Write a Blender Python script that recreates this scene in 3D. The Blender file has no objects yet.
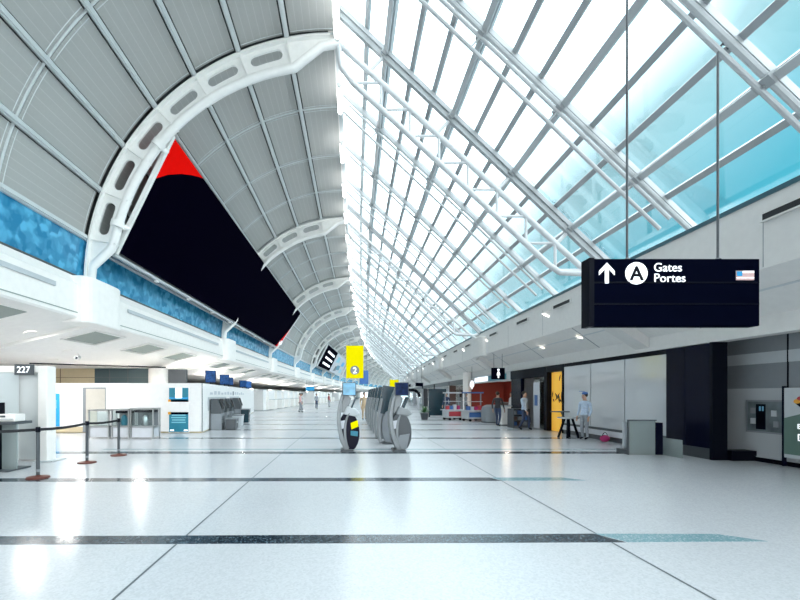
import bpy, math, random
from mathutils import Vector, Matrix
random.seed(7)
R = 850.0                      # the hall bends gently to the right in plan
PI = math.pi
sc = bpy.context.scene
COL = sc.collection
sin, cos = math.sin, math.cos

def P(lat, s, z):              # hall coordinates (lateral, along, up) -> world
    t = s / R
    return Vector((R - .1 - (R - lat) * cos(t), (R - lat) * sin(t), z))
def rot(s): return -s / R

# ------------------------------------------------------------------ materials
def mat(name, c, rough=.5, metal=0., var=.025, scale=6., spec=.5, emit=0., ecol=None, coat=0., bump=0.):
    m = bpy.data.materials.new(name); m.use_nodes = True
    nt = m.node_tree; b = nt.nodes['Principled BSDF']
    tc = nt.nodes.new('ShaderNodeTexCoord'); n = nt.nodes.new('ShaderNodeTexNoise')
    n.inputs['Scale'].default_value = scale; n.inputs['Detail'].default_value = 3
    nt.links.new(tc.outputs['Object'], n.inputs['Vector'])
    r = nt.nodes.new('ShaderNodeValToRGB')
    lo = [max(0, x * (1 - var)) for x in c[:3]] + [1]; hi = [min(1, x * (1 + var)) for x in c[:3]] + [1]
    r.color_ramp.elements[0].color = lo; r.color_ramp.elements[1].color = hi
    r.color_ramp.elements[0].position = .3; r.color_ramp.elements[1].position = .7
    nt.links.new(n.outputs['Fac'], r.inputs['Fac']); nt.links.new(r.outputs['Color'], b.inputs['Base Color'])
    b.inputs['Roughness'].default_value = rough; b.inputs['Metallic'].default_value = metal
    b.inputs['Specular IOR Level'].default_value = spec; b.inputs['Coat Weight'].default_value = coat
    if emit:
        b.inputs['Emission Color'].default_value = (*(ecol or c)[:3], 1); b.inputs['Emission Strength'].default_value = emit
    if bump:
        bp = nt.nodes.new('ShaderNodeBump'); bp.inputs['Strength'].default_value = bump
        nt.links.new(n.outputs['Fac'], bp.inputs['Height']); nt.links.new(bp.outputs['Normal'], b.inputs['Normal'])
    return m

def mat_glass(name, tint, gloss=.08, rough=.02, body=0., bodycol=(.8, .85, .88)):
    m = bpy.data.materials.new(name); m.use_nodes = True; nt = m.node_tree
    nt.nodes.remove(nt.nodes['Principled BSDF']); out = nt.nodes['Material Output']
    t = nt.nodes.new('ShaderNodeBsdfTransparent'); t.inputs['Color'].default_value = (*tint, 1)
    g = nt.nodes.new('ShaderNodeBsdfGlossy'); g.inputs['Roughness'].default_value = rough
    fr = nt.nodes.new('ShaderNodeFresnel'); fr.inputs['IOR'].default_value = 1.35
    mul = nt.nodes.new('ShaderNodeMath'); mul.operation = 'MULTIPLY_ADD'; mul.inputs[1].default_value = .35; mul.inputs[2].default_value = gloss - .02
    nt.links.new(fr.outputs[0], mul.inputs[0])
    mx = nt.nodes.new('ShaderNodeMixShader'); nt.links.new(mul.outputs[0], mx.inputs[0])
    first = t
    if body:
        d = nt.nodes.new('ShaderNodeBsdfDiffuse'); 
        n = nt.nodes.new('ShaderNodeTexNoise'); n.inputs['Scale'].default_value = .8
        r = nt.nodes.new('ShaderNodeValToRGB')
        r.color_ramp.elements[0].color = (*[x * .86 for x in bodycol], 1); r.color_ramp.elements[1].color = (*bodycol, 1)
        nt.links.new(n.outputs['Fac'], r.inputs['Fac']); nt.links.new(r.outputs['Color'], d.inputs['Color'])
        m2 = nt.nodes.new('ShaderNodeMixShader'); m2.inputs[0].default_value = body
        nt.links.new(t.outputs[0], m2.inputs[1]); nt.links.new(d.outputs[0], m2.inputs[2]); first = m2
    nt.links.new(first.outputs[0], mx.inputs[1]); nt.links.new(g.outputs[0], mx.inputs[2]); nt.links.new(mx.outputs[0], out.inputs[0])
    return m

def mat_floor():
    m = mat('terrazzo_white', (.80, .83, .87), .16); nt = m.node_tree; b = nt.nodes['Principled BSDF']
    tc = nt.nodes.new('ShaderNodeTexCoord')
    v = nt.nodes.new('ShaderNodeTexVoronoi'); v.inputs['Scale'].default_value = 55
    nt.links.new(tc.outputs['Object'], v.inputs['Vector'])
    r = nt.nodes.new('ShaderNodeValToRGB'); e = r.color_ramp.elements
    e[0].color = (.52, .535, .555, 1); e[0].position = .05; e[1].color = (.61, .625, .645, 1); e[1].position = .75
    bw = nt.nodes.new('ShaderNodeRGBToBW'); nt.links.new(v.outputs['Color'], bw.inputs[0]); nt.links.new(bw.outputs[0], r.inputs['Fac'])
    n = nt.nodes.new('ShaderNodeTexNoise'); n.inputs['Scale'].default_value = .35; n.inputs['Detail'].default_value = 4
    nt.links.new(tc.outputs['Object'], n.inputs['Vector'])
    mx = nt.nodes.new('ShaderNodeMix'); mx.data_type = 'RGBA'; mx.blend_type = 'MULTIPLY'; mx.inputs[0].default_value = 1
    r2 = nt.nodes.new('ShaderNodeValToRGB'); r2.color_ramp.elements[0].color = (.93, .94, .95, 1); r2.color_ramp.elements[1].color = (1, 1, 1, 1)
    nt.links.new(n.outputs['Fac'], r2.inputs['Fac'])
    nt.links.new(r.outputs['Color'], mx.inputs[6]); nt.links.new(r2.outputs['Color'], mx.inputs[7]); nt.links.new(mx.outputs[2], b.inputs['Base Color'])
    mr = nt.nodes.new('ShaderNodeMapRange'); mr.inputs[3].default_value = .15; mr.inputs[4].default_value = .25
    nt.links.new(n.outputs['Fac'], mr.inputs[0]); nt.links.new(mr.outputs[0], b.inputs['Roughness'])
    return m

def mat_stripe(name, c0, c1):
    m = mat(name, c0, .15); nt = m.node_tree; b = nt.nodes['Principled BSDF']
    tc = nt.nodes.new('ShaderNodeTexCoord'); v = nt.nodes.new('ShaderNodeTexVoronoi'); v.inputs['Scale'].default_value = 60
    nt.links.new(tc.outputs['Object'], v.inputs['Vector']); bw = nt.nodes.new('ShaderNodeRGBToBW'); nt.links.new(v.outputs['Color'], bw.inputs[0])
    r = nt.nodes.new('ShaderNodeValToRGB'); e = r.color_ramp.elements
    e[0].color = (*c0, 1); e[0].position = .6; e[1].color = (*c1, 1); e[1].position = .85
    nt.links.new(bw.outputs[0], r.inputs['Fac']); nt.links.new(r.outputs['Color'], b.inputs['Base Color'])
    return m

def mat_panel():
    m = mat('vault_panel', (.50, .53, .54), .55); nt = m.node_tree; b = nt.nodes['Principled BSDF']
    uv = nt.nodes.new('ShaderNodeUVMap'); sp = nt.nodes.new('ShaderNodeSeparateXYZ'); nt.links.new(uv.outputs[0], sp.inputs[0])
    mu = nt.nodes.new('ShaderNodeMath'); mu.operation = 'MULTIPLY'; mu.inputs[1].default_value = 6; nt.links.new(sp.outputs[0], mu.inputs[0])
    fr = nt.nodes.new('ShaderNodeMath'); fr.operation = 'FRACT'; nt.links.new(mu.outputs[0], fr.inputs[0])
    r = nt.nodes.new('ShaderNodeValToRGB'); e = r.color_ramp.elements
    e[0].color = (.55, .555, .535, 1); e[0].position = 0; e[1].color = (.455, .46, .44, 1); e[1].position = .10
    e2 = e.new(.06); e2.color = (.53, .535, .515, 1)
    nt.links.new(fr.outputs[0], r.inputs['Fac'])
    tc = nt.nodes.new('ShaderNodeTexCoord'); n = nt.nodes.new('ShaderNodeTexNoise'); n.inputs['Scale'].default_value = 14; n.inputs['Detail'].default_value = 5
    nt.links.new(tc.outputs['Object'], n.inputs['Vector'])
    r2 = nt.nodes.new('ShaderNodeValToRGB'); r2.color_ramp.elements[0].color = (.93, .93, .93, 1); r2.color_ramp.elements[1].color = (1, 1, 1, 1)
    nt.links.new(n.outputs['Fac'], r2.inputs['Fac'])
    mx = nt.nodes.new('ShaderNodeMix'); mx.data_type = 'RGBA'; mx.blend_type = 'MULTIPLY'; mx.inputs[0].default_value = 1
    nt.links.new(r.outputs['Color'], mx.inputs[6]); nt.links.new(r2.outputs['Color'], mx.inputs[7]); nt.links.new(mx.outputs[2], b.inputs['Base Color'])
    return m

def mat_blue():
    m = mat('blue_art_glass', (.05, .3, .5), .22); nt = m.node_tree; b = nt.nodes['Principled BSDF']
    tc = nt.nodes.new('ShaderNodeTexCoord')
    n = nt.nodes.new('ShaderNodeTexNoise'); n.inputs['Scale'].default_value = 2.4; n.inputs['Detail'].default_value = 2
    nt.links.new(tc.outputs['Object'], n.inputs['Vector'])
    ad = nt.nodes.new('ShaderNodeMix'); ad.data_type = 'RGBA'; ad.blend_type = 'ADD'; ad.inputs[0].default_value = .45
    nt.links.new(tc.outputs['Object'], ad.inputs[6]); nt.links.new(n.outputs['Color'], ad.inputs[7])
    v = nt.nodes.new('ShaderNodeTexVoronoi'); v.inputs['Scale'].default_value = 5.0; v.feature = 'SMOOTH_F1'; v.inputs['Smoothness'].default_value = .8; nt.links.new(ad.outputs[2], v.inputs['Vector'])
    bw = nt.nodes.new('ShaderNodeRGBToBW'); nt.links.new(v.outputs['Color'], bw.inputs[0])
    r = nt.nodes.new('ShaderNodeValToRGB'); e = r.color_ramp.elements
    e[0].color = (.02, .22, .42, 1); e[0].position = .2; e[1].color = (.12, .50, .76, 1); e[1].position = .85
    nt.links.new(bw.outputs[0], r.inputs['Fac']); nt.links.new(r.outputs['Color'], b.inputs['Base Color'])
    bp = nt.nodes.new('ShaderNodeBump'); bp.inputs['Strength'].default_value = .25; nt.links.new(bw.outputs[0], bp.inputs['Height']); nt.links.new(bp.outputs['Normal'], b.inputs['Normal'])
    b.inputs['Roughness'].default_value = .18
    return m

M = dict(
    truss=mat('truss_steel', (.62, .64, .65), .35), frostg=mat_glass('grey_frosted_glass', (.8, .87, .88), .10, .12, .5, (.50, .57, .57)), floor=mat_floor(), stripe=mat_stripe('terrazzo_black', (.012, .022, .034), (.12, .17, .20)), stripe2=mat_stripe('terrazzo_teal', (.20, .34, .38), (.42, .52, .54)),
    panel=mat_panel(), back=mat('ceiling_void', (.09, .10, .10), .8), rib=mat('rib_white', (.66, .70, .70), .4), steel=mat('white_steel', (.90, .90, .87), .35),
    bar=mat('skylight_bar', (.36, .38, .39), .35), barw=mat('skylight_beam', (.47, .49, .50), .3), eave=mat('eave_teal', (.03, .10, .13), .3),
    white=mat('white_paint', (.95, .92, .88), .5), wall=mat('plaster_white', (.90, .89, .88), .6), fascia=mat('fascia_grey', (.72, .71, .69), .5), soffit=mat('soffit_grey', (.66, .65, .63), .6),
    groove=mat('joint_dark', (.10, .12, .13), .7), slot=mat('slot_black', (.015, .017, .02), .5), coffer=mat('coffer_grey', (.33, .37, .34), .7, bump=.2),
    blue=mat_blue(), beige=mat('beige_panel', (.62, .52, .34), .5), green=mat('dark_green_panel', (.05, .09, .10), .4),
    glass=mat_glass('skylight_glass', (.93, .985, 1.0), .05), frost=mat_glass('frosted_glass', (.9, .94, .94), .08, .12, .65, (.90, .93, .93)),
    shop=mat_glass('satin_shop_glass', (.6, .63, .66), .16, .10, .85, (.74, .77, .80)), clear=mat_glass('clear_glass', (.9, .95, .95), .06),
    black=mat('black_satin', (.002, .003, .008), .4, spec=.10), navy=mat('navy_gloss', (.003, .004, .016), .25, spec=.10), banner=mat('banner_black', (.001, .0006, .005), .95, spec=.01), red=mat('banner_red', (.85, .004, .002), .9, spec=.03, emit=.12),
    signb=mat('sign_navy', (.0012, .002, .009), .85, spec=.012), lit=mat('lit_white', (.9, .93, .96), .4, emit=.9), chrome=mat('brushed_metal', (.55, .57, .58), .28, 1.), silver=mat('silver_paint', (.22, .24, .25), .35, .2),
    lamp=mat('lamp_white', (1, 1, 1), .5, emit=8), down=mat('downlight_lens', (1, .98, .94), .5, emit=3), yellow=mat('yellow_sign', (.90, .74, .0), .9, spec=.03, emit=.1), dkgrey=mat('dark_grey', (.07, .08, .09), .4),
    grey=mat('mid_grey', (.25, .27, .29), .5), ltgrey=mat('light_grey', (.55, .58, .60), .5), brick=mat('red_brown_base', (.13, .04, .03), .45, spec=.2), belt=mat('black_webbing', (.012, .013, .017), .7),
    screen=mat('screen_blue', (.010, .05, .16), .3, var=.6, emit=.3, scale=9, spec=.2), screenc=mat('screen_cyan', (.16, .40, .58), .3, var=.25, emit=.12), teal=mat('teal_glass', (.008, .035, .05), .25), 
    amber=mat('amber_wall', (.85, .46, .06), .6, emit=.42, var=.12, scale=2), shard=mat('shard_black', (.01, .006, .004), .4), redwall=mat('red_wall', (.24, .025, .015), .6), orange=mat('orange_wall', (.40, .09, .03), .6),
    skyb=mat('sky_blue_poster', (.03, .38, .75), .4), tealp=mat('teal_poster', (.02, .22, .32), .4), aqua=mat('aqua_poster', (.25, .60, .70), .4), ora=mat('orange_mark', (.90, .42, .05), .5),
    skin=mat('skin', (.50, .30, .21), .5), hair=mat('dark_hair', (.025, .018, .014), .6), leaf=mat('leaf_green', (.05, .16, .05), .5), magenta=mat('magenta_cloth', (.5, .03, .16), .6),
    brown=mat('brown_panel', (.10, .06, .05), .5), pale=mat('pale_fabric', (.62, .64, .68), .7), goods=mat('goods_red', (.55, .06, .08), .5), goodsb=mat('goods_blue', (.06, .16, .42), .5), pink=mat('pale_pink', (.75, .50, .48), .6),
)
def cloth(c, n): return mat(n, c, .8, var=.12, scale=20)

# ------------------------------------------------------------------ mesh builder
class MB:
    def __init__(s): s.v = []; s.f = []; s.m = []; s.uv = {}
    def add(s, vs, fs, mi=0):
        o = len(s.v); s.v += [tuple(x) for x in vs]
        for f in fs: s.f.append([o + i for i in f]); s.m.append(mi)
        return s
    def box(s, a, b, mi=0):
        x0, y0, z0 = a; x1, y1, z1 = b
        return s.add([(x0, y0, z0), (x1, y0, z0), (x1, y1, z0), (x0, y1, z0), (x0, y0, z1), (x1, y0, z1), (x1, y1, z1), (x0, y1, z1)],
                     [(0, 3, 2, 1), (4, 5, 6, 7), (0, 1, 5, 4), (1, 2, 6, 5), (2, 3, 7, 6), (3, 0, 4, 7)], mi)
    def prism(s, pts, d, mi=0):       # closed outline (3d points) swept by vector d, end caps
        n = len(pts); d = Vector(d); a = [Vector(p) for p in pts]; b = [p + d for p in a]
        return s.add(a + b, [tuple(range(n))[::-1], tuple(range(n, 2 * n))] + [(i, (i + 1) % n, n + (i + 1) % n, n + i) for i in range(n)], mi)
    def bar(s, p, q, w, h, up=(0, 0, 1), mi=0):
        p, q = Vector(p), Vector(q); d = (q - p).normalized(); up = Vector(up)
        x = d.cross(up).normalized() * (w / 2); y = x.cross(d).normalized() * (h / 2)
        c = [-x - y, x - y, x + y, -x + y]
        return s.add([p + k for k in c] + [q + k for k in c], [(3, 2, 1, 0), (4, 5, 6, 7), (0, 1, 5, 4), (1, 2, 6, 5), (2, 3, 7, 6), (3, 0, 4, 7)], mi)
    def tube(s, pts, r, n=10, mi=0, caps=True):
        pts = [Vector(p) for p in pts]; rings = []; up = None
        rr = r if isinstance(r, (list, tuple)) else [r] * len(pts)
        for i, p in enumerate(pts):
            d = (pts[min(i + 1, len(pts) - 1)] - pts[max(i - 1, 0)]).normalized()
            if up is None: up = Vector((0, 0, 1)) if abs(d.z) < .9 else Vector((0, 1, 0))
            x = d.cross(up).normalized(); y = x.cross(d).normalized(); up = y
            rings.append([p + x * rr[i] * cos(2 * PI * k / n) + y * rr[i] * sin(2 * PI * k / n) for k in range(n)])
        vs = [v for g in rings for v in g]; fs = []
        for i in range(len(pts) - 1):
            for k in range(n): fs.append((i * n + k, i * n + (k + 1) % n, (i + 1) * n + (k + 1) % n, (i + 1) * n + k))
        if caps: fs += [tuple(range(n))[::-1], tuple(range((len(pts) - 1) * n, len(pts) * n))]
        return s.add(vs, fs, mi)
    def lathe(s, prof, c=(0, 0, 0), n=24, mi=0):
        vs = []; fs = []
        for r, z in prof:
            for k in range(n): vs.append((c[0] + r * cos(2 * PI * k / n), c[1] + r * sin(2 * PI * k / n), c[2] + z))
        for i in range(len(prof) - 1):
            for k in range(n): fs.append((i * n + k, i * n + (k + 1) % n, (i + 1) * n + (k + 1) % n, (i + 1) * n + k))
        fs += [tuple(range(n))[::-1], tuple(range((len(prof) - 1) * n, len(prof) * n))]
        return s.add(vs, fs, mi)
    def ball(s, c, rx, ry, rz, n=12, mi=0):
        prof = [(sin(PI * i / 8), -cos(PI * i / 8)) for i in range(9)]
        vs = []; fs = []
        for a, z in prof:
            for k in range(n): vs.append((c[0] + rx * max(a, .01) * cos(2 * PI * k / n), c[1] + ry * max(a, .01) * sin(2 * PI * k / n), c[2] + rz * z))
        for i in range(8):
            for k in range(n): fs.append((i * n + k, i * n + (k + 1) % n, (i + 1) * n + (k + 1) % n, (i + 1) * n + k))
        fs += [tuple(range(n))[::-1], tuple(range(8 * n, 9 * n))]
        return s.add(vs, fs, mi)
    def build(s, name, mats, parent=None, smooth=False, bevel=0., loc=None, rz=0.):
        me = bpy.data.meshes.new(name); me.from_pydata(s.v, [], s.f)
        mats = mats if isinstance(mats, (list, tuple)) else [mats]
        for m in mats: me.materials.append(m)
        me.polygons.foreach_set('material_index', s.m)
        if s.uv:
            ul = me.uv_layers.new(name='UVMap')
            for p in me.polygons:
                for li in p.loop_indices: ul.data[li].uv = s.uv.get(me.loops[li].vertex_index, (0, 0))
        me.update()
        if smooth:
            me.polygons.foreach_set('use_smooth', [True] * len(me.polygons))
        o = bpy.data.objects.new(name, me); COL.objects.link(o)
        if parent: o.parent = parent
        if loc is not None: o.location = loc
        if rz: o.rotation_euler.z = rz
        if bevel:
            b = o.modifiers.new('bevel', 'BEVEL'); b.width = bevel; b.segments = 2; b.limit_method = 'ANGLE'
        if smooth:
            try: me.set_sharp_from_angle(angle=math.radians(40))
            except Exception: pass
        return o

def tag(o, label=None, cat=None, group=None, kind=None):
    if label: o['label'] = label
    if cat: o['category'] = cat
    if group: o['group'] = group
    if kind: o['kind'] = kind
    return o
def empty(name, loc=(0, 0, 0), rz=0., label=None, cat=None, group=None, kind=None):
    o = bpy.data.objects.new(name, None); COL.objects.link(o); o.location = loc; o.rotation_euler.z = rz; o.empty_display_size = .2
    return tag(o, label, cat, group, kind)
def copy_tree(o, parent=None):
    c = o.copy(); COL.objects.link(c)
    if parent: c.parent = parent
    for ch in list(KIDS.get(o.name, [])): copy_tree(ch, c)
    return c
KIDS = {}
def register(root):
    KIDS.clear()
    for o in bpy.data.objects:
        if o.parent: KIDS.setdefault(o.parent.name, []).append(o)
def text(body, size, name, m, parent, loc, rotx=PI / 2, rotz=0., depth=.004, align='LEFT', bold=.0):
    cu = bpy.data.curves.new(name, 'FONT'); cu.body = body; cu.size = size; cu.extrude = depth; cu.align_x = align; cu.offset = bold; cu.space_line = .95
    t = bpy.data.objects.new('tmp', cu); COL.objects.link(t)
    dg = bpy.context.evaluated_depsgraph_get(); me = bpy.data.meshes.new_from_object(t.evaluated_get(dg)); bpy.data.objects.remove(t)
    me.materials.clear(); me.materials.append(m)
    o = bpy.data.objects.new(name, me); COL.objects.link(o); o.parent = parent; o.location = loc; o.rotation_euler = (rotx, 0, rotz)
    return o
ORD = 'first second third fourth fifth sixth seventh eighth ninth tenth eleventh twelfth thirteenth fourteenth fifteenth sixteenth'.split()

# ------------------------------------------------------------------ hall modules
BAY = 13.3
S0 = -.3
N0, N1 = -2, 18
VC = (-.46, 5.07)
VR = 7.74
RIBS = [math.radians(88.4 + 11.6 * k) for k in range(8)]
def vp(r, a, y): return (VC[0] + r * cos(a), y, VC[1] + r * sin(a))

# --- vault ceiling bay
def ceiling_bay():
    b = MB(); L = BAY + .12
    angs = [math.radians(89.2 + (172 - 89.2) * i / 30) for i in range(31)]
    vs = [vp(7.9, a, y) for a in angs for y in (-.05, L)]
    b.add(vs, [(2 * i, 2 * i + 1, 2 * i + 3, 2 * i + 2) for i in range(30)], 1)
    edges = RIBS
    for k in range(7):
        a0, a1 = edges[k] + .0155, edges[k + 1] - .0155
        for j in range(4):
            y0 = j * BAY / 4 + (.18 if j == 0 else .05); y1 = (j + 1) * BAY / 4 - (.10 if j == 3 else .05)
            n = 5; base = len(b.v); vs = []
            for i in range(n + 1):
                a = a0 + (a1 - a0) * i / n
                for r, y in ((7.72, y0), (7.72, y1), (7.84, y0), (7.84, y1)): vs.append(vp(r, a, y))
            fs = []
            for i in range(n):
                q = 4 * i
                fs += [(q, q + 4, q + 5, q + 1), (q + 2, q, q + 4, q + 6)[::-1], (q + 1, q + 3, q + 7, q + 5)[::-1]]
            fs += [(0, 1, 3, 2), (4 * n, 4 * n + 2, 4 * n + 3, 4 * n + 1)]
            b.add(vs, fs, 0)
            for i in range(n + 1):
                for q in range(4): b.uv[base + 4 * i + q] = (i / n, q % 2)
            # thin raised border bead on each panel
            for yy in (y0 + .09, y1 - .09):
                pts = [vp(7.715, a0 + (a1 - a0) * i / n, yy) for i in range(n + 1)]
                b.tube(pts, .012, 4, 2)
    return b
cb = ceiling_bay().build('ceiling', [M['panel'], M['back'], M['rib']]); tag(cb, kind='structure')
ribs = []
for a in RIBS:
    m = MB(); u = Vector((cos(a), 0, sin(a)))
    m.bar(vp(7.70, a, -.05), vp(7.70, a, BAY + .15), .15, .16, up=u)
    m.bar(vp(7.60, a, -.05), vp(7.60, a, BAY + .15), .06, .05, up=u)
    m.build('rib', M['rib'], cb)
for j in range(4):
    m = MB(); y = j * BAY / 4
    m.tube([vp(7.735, RIBS[0] + (RIBS[-1] - RIBS[0]) * i / 40, y) for i in range(41)], .035, 6)
    m.build('joint_strip', M['rib'], cb)

# --- skylight bay
D = Vector((1, 0, -.967)).normalized(); NIN = Vector((-D.z * -1, 0, -D.x)); NIN = Vector((-.695, 0, -.719))
def gp(lat, y, off=0.):          # point on the glass plane (off = metres inside it)
    p = Vector((lat, y, 13.14 - (lat - .186) * .967)); return p + NIN * (off - .25)
GL0, GL1 = -.25, 8.42
MAJ = [1.25, 3.29, 5.12, 6.89]
MIN = [.55, 1.93, 2.61, 3.90, 4.51, 5.71, 6.30, 7.45]
def skylight_bay():
    w = empty('window_1', kind='structure')
    g = MB(); a, b_, c, d = gp(GL0, 0), gp(GL1, 0), gp(GL1, BAY), gp(GL0, BAY)
    g.prism([a, b_, c, d], -NIN * .03); g.build('glass_pane', M['glass'], w)
    for lat in MAJ:
        m = MB(); m.bar(gp(lat, 0, .07), gp(lat, BAY, .07), .16, .14, up=NIN); m.bar(gp(lat, 0, .17), gp(lat, BAY, .17), .05, .14, up=NIN); m.bar(gp(lat, 0, .25), gp(lat, BAY, .25), .15, .05, up=NIN)
        m.build('purlin', M['barw'], w)
    for lat in MIN:
        m = MB(); m.bar(gp(lat, 0, .05), gp(lat, BAY, .05), .135, .1, up=NIN); m.build('glazing_bar', M['bar'], w)
    for j in range(4):
        y = (0, 3.7, 7.15, 10.27)[j]; m = MB()
        if j == 0:
            m.bar(gp(GL0, y, .20), gp(GL1, y, .20), .24, .12, up=NIN); m.bar(gp(GL0, y, .33), gp(GL1, y, .33), .14, .14, up=NIN)
        else:
            m.bar(gp(GL0, y, .10), gp(GL1, y, .10), .12, .12, up=NIN); m.tube([gp(GL0, y, .2), gp(GL1, y, .2)], .06, 8)
        m.build('rafter', M['bar'] if j == 0 else M['barw'], w)
        if j:
            for off, dy in (((.34, 0), (.68, 0)) if j != 2 else ((.36, .05),)):
                m = MB(); m.tube([gp(.15, y + dy, off), gp(7.75, y + dy, off)], .045, 8); m.build('tie_rod', M['barw'], w, smooth=True)
            for lat in MAJ:
                m = MB(); m.bar(gp(lat, y, .2), gp(lat, y, .70 if j != 2 else .38), .03, .05, up=(0, 1, 0)); m.build('hanger_plate', M['bar'], w)
        for lat in MAJ:
            m = MB(); m.bar(gp(lat - .02, y, .22), gp(lat - .02, y, .34), .3, .18, up=D); m.build('gusset', M['bar'], w)
    m = MB(); m.box((8.02, 0, 5.37), (8.14, BAY, 5.46)); m.build('eave_beam', M['eave'], w)
    m = MB(); m.box((-.52, 0, 12.80), (-.16, BAY, 13.75)); m.build('ridge_beam', M['white'], w)
    return w
win = skylight_bay()

# --- left bulkhead bay
def left_bay():
    m = MB(); L = BAY + .15
    sec = [(-8.45, 5.22), (-8.15, 5.17), (-7.95, 5.10), (-7.78, 4.86), (-7.70, 4.80), (-7.70, 3.87), (-7.74, 3.82), (-11.0, 3.05), (-25, 3.05), (-25, 0), (-25.3, 0), (-25.3, 5.22)]
    m.prism([(x, 0, z) for x, z in sec[:1]] + [(x, 0, z) for x, z in sec[1:]], (0, L, 0))
    w = m.build('wall_left', M['white']); tag(w, kind='structure')
    m = MB(); m.prism([(-8.06, 0, 6.42), (-8.20, 0, 5.14), (-8.34, 0, 5.14), (-8.20, 0, 6.42)], (0, L, 0)); m.build('blue_panel', M['blue'], w)
    m = MB(); m.bar((-8.02, 0, 6.46), (-8.02, L, 6.46), .12, .16); m.build('top_rail', M['rib'], w)
    m = MB(); m.bar((-8.10, 0, 5.19), (-8.10, L, 5.19), .05, .05); m.build('bottom_rail', M['back'], w)
    m = MB(); m.box((-7.69, 1.6, 4.50), (-7.66, 11.4, 4.62)); m.build('air_slot', M['ltgrey'], w)
    m = MB(); m.box((-7.695, .9, 3.96), (-7.685, BAY - .7, 3.985)); m.build('shadow_joint', M['coffer'], w)
    for y in (.45, 3.95, 7.4):
        q = MB()
        def sz(x): return 3.82 - (x + 7.74) * (-.77 / 3.26) * -1 if False else 3.82 + (x + 7.74) * (.77 / 3.26)
        x0, x1 = -9.25, -8.12
        q.prism([(x0, y, sz(x0) - .006), (x1, y, sz(x1) - .006), (x1, y + 1.75, sz(x1) - .006), (x0, y + 1.75, sz(x0) - .006)], (0, 0, .004))
        q.build('coffer_panel', M['coffer'], w)
        q = MB()
        for (a, b2) in (((x0, y), (x1, y)), ((x1, y), (x1, y + 1.75)), ((x1, y + 1.75), (x0, y + 1.75)), ((x0, y + 1.75), (x0, y))):
            q.bar((a[0], a[1], sz(a[0]) - .03), (b2[0], b2[1], sz(b2[0]) - .03), .07, .06)
        q.build('coffer_frame', M['white'], w)
    # rounded pilaster under the arch foot, and the beam behind it
    pts = []
    for i in range(13):
        a = -PI / 2 + PI * i / 12; c = cos(a); s_ = sin(a)
        pts.append((-7.85 + .5 * math.copysign(abs(c) ** .45, c), -.15 + .95 * math.copysign(abs(s_) ** .45, s_), 3.70))
    pts = [(-8.3, -1.1, 3.70)] + pts + [(-8.3, .8, 3.70)]
    m = MB(); m.prism(pts, (0, 0, 1.36)); o = m.build('pilaster', M['white'], w, bevel=.05)
    m = MB(); m.prism([(-7.74, -.28, 3.72), (-11.0, -.28, 2.95), (-11.0, -.28, 3.2), (-7.74, -.28, 3.95)], (0, .5, 0)); m.build('cross_beam', M['white'], w)
    return w
wl = left_bay()

# --- right bulkhead bay
def right_bay():
    m = MB(); L = BAY
    sec = [(8.60, 5.42), (8.05, 5.40), (8.05, 4.02), (9.05, 3.30), (9.05, 2.90), (9.40, 2.90), (9.40, 3.10), (14, 3.10), (14, 0), (14.3, 0), (14.3, 5.43)]
    m.prism([(x, 0, z) for x, z in sec], (0, L, 0)); w = m.build('wall_right', M['fascia']); tag(w, kind='structure')
    for y in (1.0, 4.5, 8.4, 12.2):
        m = MB(); m.box((8.046, y, 4.05), (8.056, y + .014, 5.1)); m.build('panel_joint', M['grey'], w)
    for y in (2.2, 6.6, 11.0):
        m = MB(); m.prism([(8.07, y, 4.0), (9.04, y, 3.302), (9.04, y + .03, 3.302), (8.07, y + .03, 4.0)], (0, 0, -.012)); m.build('soffit_joint', M['grey'], w)
    m = MB(); m.prism([(8.44, 0, 3.735), (8.47, 0, 3.712), (8.47, L, 3.712), (8.44, L, 3.735)], (0, 0, -.012)); m.build('soffit_seam', M['ltgrey'], w)
    pts = [(8.3, -1.3, 3.92)]
    for i in range(13):
        a = -PI / 2 + PI * i / 12; c = cos(a); s_ = sin(a)
        pts.append((8.1 - .42 * math.copysign(abs(c) ** .5, c), -.1 + 1.1 * math.copysign(abs(s_) ** .5, s_), 3.92))
    pts.append((8.3, 1.1, 3.92))
    m = MB(); m.prism(pts, (0, 0, 1.16)); m.build('pilaster', M['fascia'], w, bevel=.04)
    m = MB(); m.prism([(7.9, -.3, 3.75), (9.06, -.3, 3.0), (9.06, -.3, 3.35), (7.9, -.3, 4.1)], (0, .6, 0)); m.build('cross_beam', M['soffit'], w)
    return w
wr = right_bay()

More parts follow.
